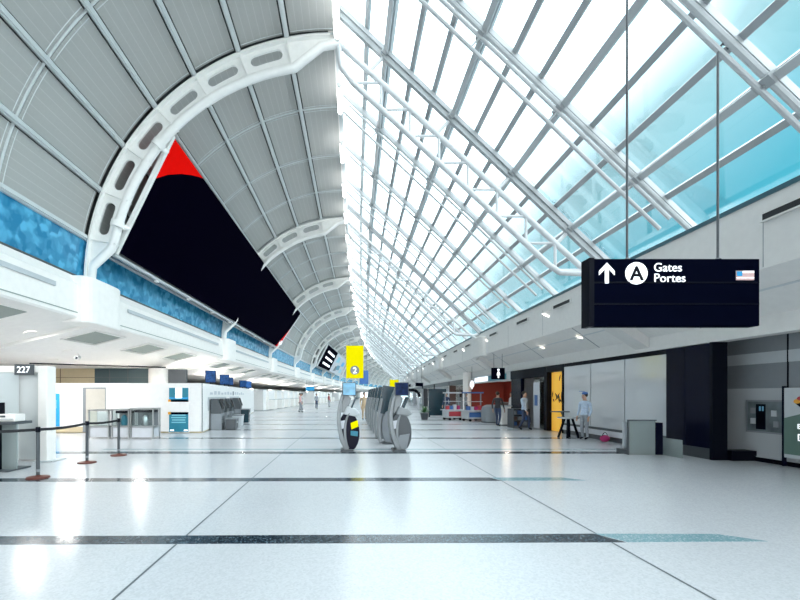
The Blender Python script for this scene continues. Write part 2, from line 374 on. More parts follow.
# --- arch girder (vault arch on the one side, tubular truss under the glass on the other)
def arch():
    r = empty('arch_girder')
    m = MB()
    angs = [math.radians(90 + 89 * i / 40) for i in range(41)]
    for (ra, rb, y0, y1) in ((7.54, 7.60, -.17, .17),):
        vs = []
        for a in angs: vs += [vp(ra, a, y0), vp(ra, a, y1), vp(rb, a, y1), vp(rb, a, y0)]
        fs = []
        for i in range(40):
            q = 4 * i
            for k in range(4): fs.append((q + k, q + (k + 1) % 4, q + 4 + (k + 1) % 4, q + 4 + k))
        fs += [(3, 2, 1, 0), (160, 161, 162, 163)]
        m.add(vs, fs)
    m.build('flange', M['steel'], r, smooth=True)
    # web with one oblong opening per cell
    cells = [(100.0 + 11.6 * k, 111.6 + 11.6 * k) for k in range(6)]
    m = MB(); ri, ro = 6.90, 7.56; rm = 7.25
    for a0, a1 in cells:
        N = 32; hr = .165; outer = []; inner = []
        am = (a0 + a1) / 2; half = (a1 - a0) / 2
        for i in range(N):
            t = 2 * PI * i / N + .0001
            cx, cy = cos(t), sin(t); k = 1 / max(abs(cx), abs(cy))
            outer.append((am + half * cx * k, rm + (ro - rm) * cy * k if cy > 0 else rm + (rm - ri) * cy * k))
            hx = max(-1, min(1, cx * k)) ; hy = max(-1, min(1, cy * k))
            hw = half * .70; cap = half * .2
            if abs(cy) * k >= .999: x = hx * (hw - cap); y = math.copysign(hr, cy)
            else:
                tt = hy * PI / 2; x = math.copysign(hw - cap, cx) + math.copysign(cap * cos(tt) * 1.0, cx); y = hr * sin(tt)
            inner.append((am + x, rm + y))
        for y, flip in ((-.035, 0), (.035, 1)):
            vs = [vp(rr, math.radians(a), y) for a, rr in outer] + [vp(rr, math.radians(a), y) for a, rr in inner]
            fs = [(i, (i + 1) % N, N + (i + 1) % N, N + i) for i in range(N)]
            m.add(vs, [f[::-1] for f in fs] if flip else fs)
        vs = [vp(rr, math.radians(a), -.035) for a, rr in inner] + [vp(rr, math.radians(a), .035) for a, rr in inner]
        m.add(vs, [(i, N + i, N + (i + 1) % N, (i + 1) % N) for i in range(N)])
    # solid tips
    def fan(poly):
        m.prism([(x, -.035, z) for x, z in poly], (0, .07, 0))
    a170 = math.radians(169.6); t0 = math.radians(100)
    pt = lambda rr, a: (VC[0] + rr * cos(a), VC[1] + rr * sin(a))
    fan([pt(6.85, t0), (-1.50, 11.80), (-.75, 12.40), (-.3, 12.40), (-.3, 12.62), pt(7.56, math.radians(94)), pt(7.56, t0)])
    fan([pt(6.90, a170), pt(7.56, a170), (-8.05, 5.5), (-8.02, 5.1), (-7.86, 5.1), (-7.86, 5.62)])
    m.build('web', M['steel'], r)
    tb = [(-7.95, 0, 5.12), (-7.88, 0, 5.62), vp(6.92, math.radians(171), 0)] + [vp(6.86 - .10 * max(0, (i - 14) / 12), math.radians(168.5 - (168.5 - 99.5) * i / 26), 0) for i in range(27)] + [(-.72, 0, 12.40), (-.2, 0, 12.48)]
    m = MB(); m.tube(tb, .135, 12); m.build('arch_chord', M['steel'], r, smooth=True)
    for k in range(7):
        a = math.radians(100 + 11.6 * k); u = Vector((-sin(a), 0, cos(a)))
        m = MB(); m.bar(vp(6.75, a, 0), vp(7.58, a, 0), .24, .035, up=u); m.build('stiffener', M['steel'], r)
    # truss
    T0, T1 = Vector((-.2, 0, 12.48)), Vector((7.36, 0, 5.42)); B0, B1, B2 = Vector((.05, 0, 11.45)), Vector((6.5, 0, 5.36)), Vector((7.75, 0, 5.30))
    m = MB(); m.tube([T0, T1, Vector((7.95, 0, 5.0))], .085, 12); m.build('top_chord', M['truss'], r, smooth=True)
    m = MB(); m.tube([Vector((-.2, 0, 12.45)), Vector((-.12, 0, 11.75)), B0 + Vector((.2, 0, -.2)), B1 + Vector((-.25, 0, .25)), B1 + Vector((.1, 0, 0)), B2, Vector((7.95, 0, 5.38))], .085, 12); m.build('bottom_chord', M['truss'], r, smooth=True)
    for i in range(8):
        p = T0.lerp(T1, (1.31 + .885 * i) / 7.52)
        tt = (B0.z - p.z) / (B0.z - B1.z); q = B0 + (B1 - B0) * max(0, tt)
        m = MB(); m.tube([p, Vector((q.x, 0, p.z))], .042, 8); m.build('strut', M['truss'], r, smooth=True)
        tt = (p.x - B0.x) / (B1.x - B0.x)
        if tt < 1:
            q = B0 + (B1 - B0) * tt
            m = MB(); m.tube([p, q], .045, 8); m.build('strut', M['truss'], r, smooth=True)
    for lat in MAJ:
        p = gp(lat, 0, .3); m = MB(); m.tube([p, p + NIN * .62], .06, 8); m.build('post', M['truss'], r, smooth=True)
    return r
ag = arch()

def lamp_proto():
    r = empty('ridge_lamp', label='glowing white tube lamp hung along the ridge between vault and skylight', cat='lamp', group='tube lamps along the ridge')
    m = MB(); m.tube([(0, -.66, 0), (0, -.64, 0), (0, .64, 0), (0, .66, 0)], [.04, .085, .085, .04], 12); m.build('tube', M['lamp'], r, smooth=True)
    for s in (-1, 1):
        m = MB(); m.tube([(0, s * .66, 0), (0, s * .76, 0)], .07, 10); m.build('end_cap', M['steel'], r, smooth=True)
    m = MB(); m.bar((0, 0, .05), (0, 0, .62), .05, .05, up=(0, 1, 0)); m.build('bracket', M['steel'], r)
    return r
rl = lamp_proto()
def slot_proto():
    r = empty('air_grille')
    m = MB(); m.box((-.02, -.62, -.06), (.03, .62, .06)); m.build('opening', M['slot'], r)
    m = MB(); m.box((-.03, -.66, -.085), (.02, .66, -.06)); m.box((-.03, -.66, .06), (.02, .66, .085)); m.box((-.03, -.66, -.06), (.02, -.62, .06)); m.box((-.03, .62, -.06), (.02, .66, .06)); m.build('frame', M['fascia'], r)
    return r
sg = slot_proto()
def wash_proto():
    r = empty('light_patch')  # glowing shape stands in for a bright patch of light on the fascia
    m = MB(); m.prism([(-.015, -.32, -.10), (-.015, -.20, -.10), (-.015, .32, .12), (-.015, .20, .12)], (.02, 0, 0)); m.build('glowing_patch', M['down'], r)
    m = MB(); m.box((-.01, -.36, .12), (.05, .36, .15)); m.build('added_hood', M['fascia'], r)
    return r
wp = wash_proto()
register(None)
protos = {'c': cb, 'w': win, 'l': wl, 'r': wr, 'a': ag}
used = set(); gi = 0; wi = 0; slots = 0; washes = 0
def place(proto, s, z=0., lat=0., ds=None):
    o = proto if proto.name not in used else copy_tree(proto)
    used.add(proto.name); o.location = P(lat, s, z); o.rotation_euler.z = rot(s if ds is None else ds)
    return o
register(None)
for n in range(N0, N1):
    s = S0 + BAY * n
    for k in 'cwlr':
        o = place(protos[k], s, ds=s + BAY / 2)
        if k == 'w': o.name = 'window_%d' % (n - N0 + 1)
    if n < 0: continue
    if n == 0: bay0_left = [x for x in bpy.data.objects if x.get('kind') == 'structure' and x.name.startswith('wall_left')][-1]
    if n > 0:
        a = place(ag, s)
        if n == 1: lb = 'white steel arch girder with oblong holes, first ahead, where the black banner begins'
        elif n <= 10: lb = 'white steel arch girder spanning vault and skylight, %s one counted down the hall' % ORD[n - 1]
        else: lb = 'small far white arch girder at the hazy end of the hall'
        tag(a, lb, 'roof girder', 'white arch girders along the hall')
    for j in range(4):
        ss = s + .0 + (j + .62) * BAY / 4
        place(rl, ss, 12.18, -.22)
    if n == 0:
        ys = (7.75,)
    else: ys = (2.8, 6.5, 10.6)
    for y in ys:
        q = place(sg, s + y, 4.98, 8.03)
        lb = 'dark slot grille high on the grey fascia under the skylight, %s from the camera' % ORD[slots] if slots < 10 else 'tiny far dark slot grille high on the grey fascia under the skylight'
        tag(q, lb, 'grille', 'slot grilles along the fascia'); slots += 1
        if n > 0 and y != 6.5:
            q = place(wp, s + y + 1.35, 4.82, 8.04)
            lb = 'glowing slanted shape for a bright light patch on the fascia beyond a slot grille, %s from the camera' % ORD[washes] if washes < 7 else 'tiny far glowing shape for a light patch on the fascia under the skylight'
            tag(q, lb, 'light', 'glowing light patches along the fascia'); washes += 1

q = MB(); szz = lambda x: 3.82 + (x + 7.74) * (.77 / 3.26)
q.prism([(-9.2, 9.7, szz(-9.2) - .006), (-8.12, 9.7, szz(-8.12) - .006), (-8.12, 11.0, szz(-8.12) - .006), (-9.2, 11.0, szz(-9.2) - .006)], (0, 0, .004)); q.build('coffer_panel', M['coffer'], bay0_left)
# ------------------------------------------------------------------ floor
m = MB(); m.box((-40, -32, -.3), (95, 260, 0)); tag(m.build('floor', M['floor']), kind='structure')
tn = [0]
def trim(mb, m, bevel=0):
    tn[0] += 1; return tag(mb.build('trim_%d' % tn[0], m, bevel=bevel), kind='structure')
def poly_floor(pts, m, z=.003):
    b = MB(); b.prism([(x, y, -.02) for x, y in pts], (0, 0, .02 + z)); return trim(b, m)
# dark bands: a long black piece and a short teal piece with slanted ends
poly_floor([(-12, 4.40), (2.76, 4.56), (3.05, 4.56 + .0), (2.86, 4.84), (-12, 4.64)], M['stripe'])
poly_floor([(3.08, 4.563), (4.62, 4.59), (4.27, 4.83), (2.88, 4.84)], M['stripe2'])
poly_floor([(-16, 7.66), (2.92, 7.83), (2.80, 8.13), (-16, 7.97)], M['stripe'])
poly_floor([(2.95, 7.83), (4.50, 7.86), (4.20, 8.14), (2.83, 8.13)], M['stripe2'])
for y, h in ((11.45, .42), (12.3, .14), (15.4, .35), (19.1, .3), (22.8, .3), (26.6, .3), (30.4, .3), (38, .4), (46, .4), (54, .5), (62, .5)):
    c = y * y / (2 * R)
    poly_floor([(-7.2 + c, y), (8.4 + c, y - .02 * 0), (8.4 + c, y + h), (-7.2 + c, y + h)] if y > 12 else [(-12, y), (9.0, y), (8.8, y + h), (-12, y + h)], M['stripe'] if h > .2 else M['stripe2'])
def joint(lat, w=.012):
    b = MB(); ss = [-8 + 4 * i for i in range(24)]
    for i in range(len(ss) - 1):
        p, q = P(lat, ss[i], .0), P(lat, ss[i + 1], .0); b.add([(p.x - w, p.y, .002), (p.x + w, p.y, .002), (q.x + w, q.y, .002), (q.x - w, q.y, .002)], [(0, 1, 2, 3)])
    trim(b, M['groove'])
joint(-1.72); joint(2.98)

# ------------------------------------------------------------------ big banners
def slab(b, quad, th, mi=0):     # quad of 3d points, thickness along normal
    a, b_, c, d = [Vector(p) for p in quad]; n = (b_ - a).cross(d - a).normalized() * th
    b.prism([a, b_, c, d], n, mi)
def banner(s0, s1, Alat, Az, Blat, Bz, label):
    r = empty('hanging_banner', P((Alat + Blat) / 2, s0, Bz), 0, label, 'banner')
    inv = Vector(r.location)
    def pt(u, v, off=0.):        # u 0..1 along, v 0..1 from lower to upper edge
        la = Blat + (Alat - Blat) * v; q = P(la, s0, Bz + (Az - Bz) * v).lerp(P(la, s1, Bz + (Az - Bz) * v), u)
        w = Vector((Az - Bz, 0, -(Alat - Blat))).normalized()
        return q + w * off - inv
    return r, pt
bn, bp = banner(13.36, 42.6, -5.50, 9.86, -7.30, 6.20, 'huge black banner with a red corner slung along the curved vault')
def strip_panel(pt, poly, off, th, name, m, parent):
    b = MB(); fr = [pt(u, v, off) for u, v in poly]; bk = [pt(u, v, off - th) for u, v in poly]; n = len(poly)
    b.add(fr + bk, [tuple(range(n)), tuple(range(n, 2 * n))[::-1]] + [(i, n + i, n + (i + 1) % n, (i + 1) % n) for i in range(n)]); return b.build(name, m, parent)
LB = 28.7
c1 = [(0, .63), (.02, .755), (.042, .855), (.06, .92), (.078, .975), (.088, 1.0)]
c2 = [(.964, .60), (.945, .47), (.922, .32), (.90, .17), (.872, 0.0)]
strip_panel(bp, [(0, 0), (.25, 0), (.5, 0), (.75, 0)] + [c2[-1]] + c2[::-1][1:] + [(1, 1), (.75, 1), (.5, 1), (.25, 1)] + c1[::-1], 0, .08, 'black_field', M['banner'], bn)
strip_panel(bp, c1 + [(0, 1)], 0, .08, 'red_corner', M['red'], bn)
strip_panel(bp, c2 + [(.91, 0)], 0, .08, 'red_corner', M['red'], bn)
for k in range(4):
    u = .902 + k * .008
    strip_panel(bp, [(u, .07), (u + .006, .07), (u + .006, .17 if k % 2 else .13), (u, .17 if k % 2 else .13)], .01, .01, 'letter_mark', M['lit'], bn)
for e, nm in ((0, 'end_bar'), (1, 'end_bar')):
    b = MB(); b.bar(bp(e * .908, -.02, -.03), bp(e, 1.01, -.03), .12, .14, up=(0, 1, 0)); b.build(nm, M['steel'], bn)
for off, w_ in ((-.05, .07), (-.16, .06)):
    b = MB(); pts = [bp(i / 8 * .9, -.03 + (off + .05) * .35, off - .05) for i in range(9)]
    b.tube(pts, w_, 6); b.build('lower_rail', M['grey'] if off < -.1 else M['ltgrey'], bn)
for i in range(8):
    p = bp(.1 + i * .105, -.045, -.1); b = MB(); b.box(p - Vector((.06, .09, .07)), p + Vector((.06, .09, .07))); b.build('rail_clip', M['white'], bn)
for a in (141, 164.5):
    a = math.radians(a); o_ = P(VC[0], 13.12, VC[1]) - bn.location; u_ = Vector((cos(a), 0, sin(a))); t_ = Vector((-sin(a), 0, cos(a)))
    b = MB(); b.tube([o_ + u_ * 6.60 + Vector((0, .1, 0)), o_ + u_ * 6.68, o_ + u_ * 6.80], .075, 10); b.tube([o_ + u_ * 6.84 - t_ * .09 - Vector((0, .1, 0)), o_ + u_ * 6.84 + t_ * .09 - Vector((0, .1, 0))], .20, 12); b.build('clamp_collar', M['steel'], bn, smooth=True)
for e in (.02, .90):
    b = MB(); b.bar(bp(e, .98, -.05), bp(e, .98, -.45), .06, .06, up=(0, 1, 0)); b.build('bracket', M['steel'], bn)
    b = MB(); b.bar(bp(e, .02, -.05), bp(e, .02, -.45), .06, .06, up=(0, 1, 0)); b.build('bracket', M['steel'], bn)

b2, q2 = banner(66.6, 100, -5.22, 9.75, -7.02, 6.2, 'distant black and white striped banner on the vault beyond the huge black one')
strip_panel(q2, [(0, 0), (1, 0), (1, 1), (0, 1)], 0, .08, 'white_field', M['pale'], b2)
strip_panel(q2, [(.02, .02), (.42, .02), (.42, .98), (.02, .98)], .02, .02, 'black_field', M['banner'], b2)
for k in range(3):
    strip_panel(q2, [(.10, .20 + .26 * k), (.36, .16 + .26 * k), (.36, .25 + .26 * k), (.10, .29 + .26 * k)], .04, .02, 'white_bar', M['lit'], b2)
for (u, v, w, h, mm) in ((.50, .55, .14, .34, 'aqua'), (.62, .2, .16, .3, 'tealp'), (.78, .5, .14, .3, 'skyb'), (.55, .1, .1, .3, 'dkgrey'), (.82, .12, .12, .25, 'aqua')):
    strip_panel(q2, [(u, v), (u + w, v + .05), (u + w * .9, v + h), (u + .02, v + h * .9)], .03, .02, 'picture_patch', M[mm], b2)
b = MB(); b.bar(q2(0, 0, -.03), q2(0, 1, -.03), .12, .14, up=(0, 1, 0)); b.build('end_bar', M['steel'], b2)

# ------------------------------------------------------------------ gates sign
gs = empty('hanging_sign', (5.30, 6.75, 2.71), 0, 'big dark blue hanging sign with arrow, circled A and the words Gates Portes', 'sign')
W, H = 2.73, 1.08
b = MB(); b.box((-W / 2, .0, 0), (W / 2, .20, H)); b.build('sign_box', M['signb'], gs, bevel=.012)
for z in (.355, .70):
    b = MB(); b.box((-W / 2 + .02, -.006, z - .012), (W / 2 - .01, .0, z + .012)); b.build('panel_groove', M['black'], gs)
b = MB(); b.box((-W / 2 - .02, -.02, -.01), (-W / 2 + .06, .21, H + .01)); b.build('end_cap', M['black'], gs)
b = MB(); cx, cz = -W / 2 + .27, .85
def arrow(b, cx, cz, k):
    y = -.008
    P2 = [(0, .165), (.125, .03), (.125, -.035), (.03, .065), (.03, -.165), (-.03, -.165), (-.03, .065), (-.125, -.035), (-.125, .03)]
    b.prism([(cx + x * k, y, cz + z * k) for x, z in P2], (0, .008, 0))
arrow(b, cx, cz, 1.0); b.build('arrow', M['lit'], gs)
b = MB(); N = 40; b.prism([(-W / 2 + .745 + .178 * cos(2 * PI * i / N), -.008, .845 + .178 * sin(2 * PI * i / N)) for i in range(N)], (0, .008, 0)); b.build('letter_disc', M['lit'], gs)
text('A', .315, 'letter', M['black'], gs, (-W / 2 + .745, -.012, .735), align='CENTER', bold=.007)
text('Gates', .195, 'lettering', M['lit'], gs, (-W / 2 + 1.02, -.006, .875))
text('Portes', .195, 'lettering', M['lit'], gs, (-W / 2 + 1.02, -.006, .675 + .03))
b = MB(); b.box((W / 2 - .385, -.008, .735), (W / 2 - .095, 0, .885)); fl = b.build('flag', M['pink'], gs)
b = MB(); b.box((W / 2 - .375, -.012, .80), (W / 2 - .29, -.008, .875)); b.build('flag_corner', M['skyb'], fl)
b = MB(); b.box((W / 2 - .28, -.011, .85), (W / 2 - .1, -.008, .88)); b.box((W / 2 - .38, -.011, .765), (W / 2 - .1, -.008, .78)); b.build('flag_stripe', M['lit'], fl)
zt = gp(4.63, 0, .25).z - 2.71
b = MB(); b.tube([(-.70, .1, H - .02), (-.70, .1, zt + .15)], .018, 8); b.build('hanging_rod', M['dkgrey'], gs, smooth=True)
zr = 4.55
b = MB(); b.tube([(.78, .1, H - .02), (.78, .1, zr - .08), (.80, .1, zr), (.86, .1, zr + .07), (.93, .1, zr + .05), (.95, .1, zr - .02)], .018, 8); b.build('hanging_rod', M['dkgrey'], gs, smooth=True)
for x in (-.70, .78):
    b = MB(); b.lathe([(.05, 0), (.05, .02), (.02, .05)], (x, .1, H), 12); b.build('rod_socket', M['dkgrey'], gs)

def small_sign(loc, w, h, t, label, figure=True, rod=1.2, m='signb', rz=0.):
    r = empty('hanging_sign', loc, rz, label, 'sign')
    b = MB(); b.box((-w / 2, 0, 0), (w / 2, t, h)); b.build('sign_box', M[m], r, bevel=.008)
    for x in (-w * .32, w * .32):
        b = MB(); b.tube([(x, t / 2, h - .01), (x, t / 2, h + rod)], .012, 6); b.build('hanging_rod', M['dkgrey'], r)
    if figure:
        b = MB(); b.prism([(w * x, -.006, h * z) for x, z in ((-.05, .12), (.05, .12), (.06, .36), (.14, .36), (.05, .70), (-.05, .70), (-.14, .36), (-.06, .36))], (0, .006, 0)); b.build('person_symbol', M['lit'], r)
        b = MB(); b.prism([(.09 * w * cos(2 * PI * i / 16), -.006, h * .82 + .09 * w * sin(2 * PI * i / 16)) for i in range(16)], (0, .006, 0)); b.build('symbol_head', M['lit'], r)
    return r
small_sign((8.22, 22.5, 2.44), .70, .62, .12, 'small black restroom sign with a white figure, hung under the grey soffit', rod=.75)
small_sign(P(4.3, 36, 2.30), 1.3, .22, .15, 'thin black hanging sign far off beyond the dark kiosk row', False, rod=2.2)
small_sign(P(6.2, 40, 2.42), .7, .34, .15, 'tiny far black square sign hung above the dark gateway frame', False, rod=1.9)

# yellow signs
def yellow(loc, w, h, label, num, rod):
    r = empty('hanging_sign', loc, 0, label, 'sign')
    b = MB(); b.box((-w / 2, 0, 0), (w / 2, .14, h)); b.build('sign_box', M['yellow'], r, bevel=.01)
    for x in (-w * .3, w * .3):
        b = MB(); b.tube([(x, .07, h - .01), (x, .07, h + rod)], .007, 6); b.build('hanging_cable', M['ltgrey'], r)
    if num:
        b = MB(); b.prism([(.26 * w * cos(2 * PI * i / 32), -.008, h * .245 + .26 * w * sin(2 * PI * i / 32)) for i in range(32)], (0, .008, 0)); d = b.build('number_disc', M['grey'], r)
        t_ = text('2', w * .46, 'number', M['lit'], r, (0, -.012, h * .245 - w * .165), align='CENTER', bold=.008)
    return r
yellow((.56, 24, 2.56), .99, 1.86, 'tall yellow hanging sign with a white 2 in a grey disc', True, 7.9)
yellow(P(4.1, 44, 2.45), .95, .75, 'small plain yellow sign hung far off above the dark kiosk row', False, 6.5)
small_sign(P(.95, 46, 2.8), 1.0, 1.5, .14, 'dark blue hanging panel just behind the tall yellow sign', False, rod=7.5, m='goodsb', rz=.35)

# ------------------------------------------------------------------ check-in kiosks
def kiosk(variant=0):
    r = empty('check_in_kiosk')
    def prof(name, pts, y0, y1, m, bevel=.015, parent=r):
        b = MB(); b.prism([(x, y0, z) for x, z in pts], (0, y1 - y0, 0)); return b.build(name, m, parent, bevel=bevel)
    # tall bowed silver blade
    out = []; inn = []
    for i in range(17):
        t = i / 16; z = .03 + 1.92 * t; x = -.30 + .22 * (2 * t - 1) ** 2 + (.06 * t)
        out.append((x, z)); inn.append((x + .12 - .05 * t, z))
    prof('curved_blade', out + inn[::-1], -.26, .26, M['silver'])
    # oval lower housing
    el = [(.04 + .27 * cos(2 * PI * i / 28) - .02 * sin(2 * PI * i / 28), .55 + .56 * sin(2 * PI * i / 28)) for i in range(28)]
    el = [(x, max(z, .04)) for x, z in el]
    prof('lower_housing', el, -.20, .20, M['navy'] if variant == 0 else M['dkgrey'], .03)
    # silver curved trim over the housing
    o2 = []; i2 = []
    for i in range(15):
        a = -1.15 + 2.5 * i / 14
        o2.append((-.02 + .20 * cos(PI - a) + .12, .56 + .55 * sin(a))); i2.append((-.02 + .13 * cos(PI - a) + .12, .56 + .52 * sin(a)))
    prof('side_trim', o2 + i2[::-1], -.225, .225, M['silver'])
    prof('document_slot', [(-.17, .62), (-.06, .66), (-.06, .88), (-.17, .86)], -.215, -.19, M['pale'], .004)
    prof('head_housing', [(-.10, 1.05), (.20, .98), (.33, 1.06), (.22, 1.20), (-.02, 1.28)], -.22, .22, M['silver'] if variant else M['ltgrey'], .03)
    prof('neck', [(-.16, 1.1), (-.02, 1.1), (.10, 1.5), (.0, 1.62), (-.10, 1.6)], -.12, .12, M['silver'])
    prof('touch_screen', [(.06, 1.18), (.10, 1.16), (.24, 1.52), (.20, 1.55)], -.21, .21, M['teal'], .01)
    tb = MB(); tb.box((-.13, -.30, 1.58), (.22, -.22, 1.96)); d = tb.build('top_display', M['dkgrey'], r, bevel=.01)
    tb = MB(); tb.box((-.11, -.306, 1.60), (.20, -.298, 1.94)); tb.build('display_face', M['screenc'] if variant == 0 else mat('dark_display', (.008, .02, .07), .4, var=.5, scale=12, spec=.1), d)
    prof('foot', [(-.18, 0), (.16, 0), (.14, .05), (-.16, .05)], -.28, .28, M['dkgrey'], .01)
    if variant == 0:
        prof('yellow_notice', [(.10, .62), (.28, .70), (.26, .88), (.08, .80)], -.232, -.205, M['yellow'], .004)
        prof('blue_notice', [(.08, .45), (.26, .42), (.27, .56), (.08, .58)], -.232, -.205, M['tealp'], .004)
    else:
        prof('side_panel', [(-.10, .05), (.18, .05), (.26, .5), (.0, .45)], -.215, -.19, M['grey'], .01)
        prof('rear_screen', [(-.20, 1.0), (-.12, .98), (.06, 1.62), (-.02, 1.66)], .24, .34, M['teal'], .01)
    return r
k0 = kiosk(0); k0.location = (.07, 12.2, 0); k0.scale = (1.12, 1, 1); k0.rotation_euler.z = 0
tag(k0, 'silver check-in kiosk with pale blue display standing alone under the yellow sign', 'kiosk', 'check-in kiosks in the middle of the floor')
k1 = kiosk(1); k1.location = (1.56, 12.2, 0); k1.scale = (1.12, 1, 1)
tag(k1, 'silver check-in kiosk with dark blue display, front one of the long row', 'kiosk', 'check-in kiosks in the middle of the floor')
def row_kiosk():
    r = empty('check_in_kiosk')
    def prof(name, pts, y0, y1, m, bevel=.015):
        b = MB(); b.prism([(x, y0, z) for x, z in pts], (0, y1 - y0, 0)); return b.build(name, m, r, bevel=bevel)
    el = [(.02 + .24 * cos(2 * PI * i / 24), max(.04, .55 + .54 * sin(2 * PI * i / 24))) for i in range(24)]
    prof('lower_housing', el, -.2, .2, M['grey'], .03)
    prof('dark_screen', [(-.34, 1.02), (.12, .92), (.24, 1.86), (-.16, 1.92)], -.16, .10, M['teal'], .02)
    prof('silver_stay', [(-.02, 1.05), (.06, 1.03), (.20, 1.55), (.13, 1.60)], -.20, -.165, M['pale'], .01)
    prof('curved_blade', [(-.30, .05), (-.36, .5), (-.34, 1.0), (-.24, 1.5), (-.17, 1.48), (-.26, 1.0), (-.27, .5), (-.2, .05)], -.2, .2, M['silver'])
    prof('foot', [(-.2, 0), (.16, 0), (.14, .05), (-.18, .05)], -.26, .26, M['dkgrey'], .01)
    return r
rk = row_kiosk(); register(None)
for i in range(7):
    o = rk if i == 0 else copy_tree(rk)
    s = 13.9 + 1.75 * i; o.location = P(1.40 - .02 * i, s, 0); o.rotation_euler.z = rot(s)
    tag(o, 'dark screened check-in kiosk, %s one behind the front kiosk of the long row' % ORD[i], 'kiosk', 'check-in kiosks in the middle of the floor')

# ------------------------------------------------------------------ left side: booth, barriers, partitions
bo = empty('counter_booth', (-7.25, 10.2, 0), 0, 'white framed booth with pale glass screens under the 227 number plate', 'booth')
b = MB(); b.box((-.13, -.12, 0), (.10, .2, 2.30)); b.build('post', M['white'], bo, bevel=.02)
b = MB(); b.box((-2.6, -.12, 2.14), (-.13, .2, 2.30)); b.build('top_beam', M['white'], bo, bevel=.02)
b = MB(); b.box((-.62, -.04, .04), (-.15, -.02, 2.13)); b.build('glass_screen', M['frost'], bo)
b = MB(); b.prism([(-1.02, -.85, .04), (-.60, -.10, .04), (-.60, -.10, 2.13), (-1.02, -.85, 2.13)], (.02, -.012, 0)); b.build('glass_screen', M['frost'], bo)
b = MB(); b.box((-2.6, .25, .04), (-.15, .28, 2.13)); b.build('glass_screen', M['frost'], bo)
b = MB(); b.box((-.2, -.2, 0), (.28, .3, .025)); b.build('base_plate', M['ltgrey'], bo)
b = MB(); b.box((-2.4, -.7, 0), (-1.12, .2, .04)); b.build('dark_plinth', M['dkgrey'], bo)
np_ = empty('number_plate', (-7.66, 9.985, 2.08), 0, 'dark grey plate with white 227 on the booth beam', 'sign')
b = MB(); b.box((-.22, .02, 0), (.22, .08, .25)); b.build('plate', M['dkgrey'], np_, bevel=.006)
text('227', .21, 'digits', M['lit'], np_, (0, .016, .055), align='CENTER', bold=.001)
ds = empty('service_desk', (-7.28, 9.0, 0), 0, 'black service desk cut off by the frame beside the booth glass', 'desk')
b = MB(); b.box((-1.2, -.3, .98), (.36, .3, 1.04)); b.build('desk_top', M['dkgrey'], ds, bevel=.01)
for z in (.30, .62):
    b = MB(); b.box((-1.2, -.28, z), (-.02, .28, z + .03)); b.build('shelf', M['dkgrey'], ds)
b = MB(); b.box((-.06, -.3, 0), (.0, .3, .98)); b.build('side_panel', M['black'], ds)
b = MB(); b.box((.01, -.1, .03), (.33, -.08, .98)); b.build('glass_front', M['frostg'], ds)
b = MB(); b.box((-1.2, -.32, 0), (.30, .34, .03)); b.build('plinth', M['dkgrey'], ds)
b = MB(); b.box((-1.2, .2, .03), (-.06, .26, .98)); b.build('back_panel', M['black'], ds)
pr = empty('printer', (-7.10, 8.95, 1.04), .1, 'white desktop printer on the black service desk', 'printer')
b = MB(); b.prism([(-.17, -.17, 0), (.17, -.17, 0), (.17, .17, 0), (-.17, .17, 0)], (0, .0, .16)); b.build('body', M['white'], pr, bevel=.02)
b = MB(); b.box((-.13, -.20, .05), (.13, -.165, .065)); b.build('paper_tray', M['ltgrey'], pr)
b = MB(); b.box((-.12, -.173, .09), (-.02, -.168, .13)); b.build('control_panel', M['dkgrey'], pr)
mn = empty('desk_monitor', (-7.52, 9.0, 1.04), .2, 'black desk monitor at the frame edge beside the white printer', 'monitor')
b = MB(); b.box((-.25, -.02, .10), (.20, .02, .40)); b.build('screen', M['black'], mn, bevel=.008)
b = MB(); b.box((-.04, -.01, .01), (.02, .03, .12)); b.box((-.12, -.08, 0), (.1, .1, .015)); b.build('stand', M['dkgrey'], mn)
pp = MB(); pp.box((-.11, -.15, 0), (.11, .15, .03)); tag(pp.build('paper_pile', M['white'], loc=(-7.44, 8.9, .65), rz=.1), 'small stack of white paper on the upper shelf of the service desk', 'paper')

def stanchion(x, y, label):
    r = empty('barrier_post', (x, y, 0), 0, label, 'barrier post', 'belt barrier posts by the booth')
    b = MB(); b.lathe([(.0001, 0), (.20, 0), (.20, .012), (.185, .03), (.05, .045), (.035, .06)], n=28); b.build('base_disc', M['brick'], r, smooth=True)
    b = MB(); b.lathe([(.032, .05), (.032, .90)], n=16); b.build('pole', M['dkgrey'], r, smooth=True)
    b = MB(); b.lathe([(.03, .88), (.042, .89), (.042, .965), (.036, .985), (.0001, .985)], n=16); b.build('belt_head', M['black'], r, smooth=True)
    b = MB(); b.lathe([(.034, .12), (.036, .13), (.036, .16), (.034, .17)], n=16); b.build('collar', M['grey'], r)
    return r
SP = [(-5.92, 8.10), (-6.08, 9.90), (-5.98, 11.10)]
stanchion(*SP[0], 'black belt post on a red-brown disc, closest to the camera of three')
stanchion(*SP[1], 'black belt post on a red-brown disc, middle one of three')
stanchion(*SP[2], 'black belt post on a red-brown disc, farther end of the belt line')
def belt(p, q, label):
    b = MB(); p = Vector((*p, .93)); q = Vector((*q, .93)); d = (q - p).normalized(); pts = [p + d * .04, p.lerp(q, .25) - Vector((0, 0, .018)), p.lerp(q, .5) - Vector((0, 0, .025)), p.lerp(q, .75) - Vector((0, 0, .018)), q - d * .04]
    for i in range(4): b.bar(pts[i], pts[i + 1], .006, .055)
    tag(b.build('barrier_belt', M['belt']), label, 'belt', 'black barrier belts')
belt((-7.6, 7.6), SP[0], 'black webbing belt running from the frame edge to the closest post')
belt(SP[0], SP[1], 'black webbing belt between the closest and the middle post')
belt(SP[1], SP[2], 'black webbing belt between the middle and the farther post')

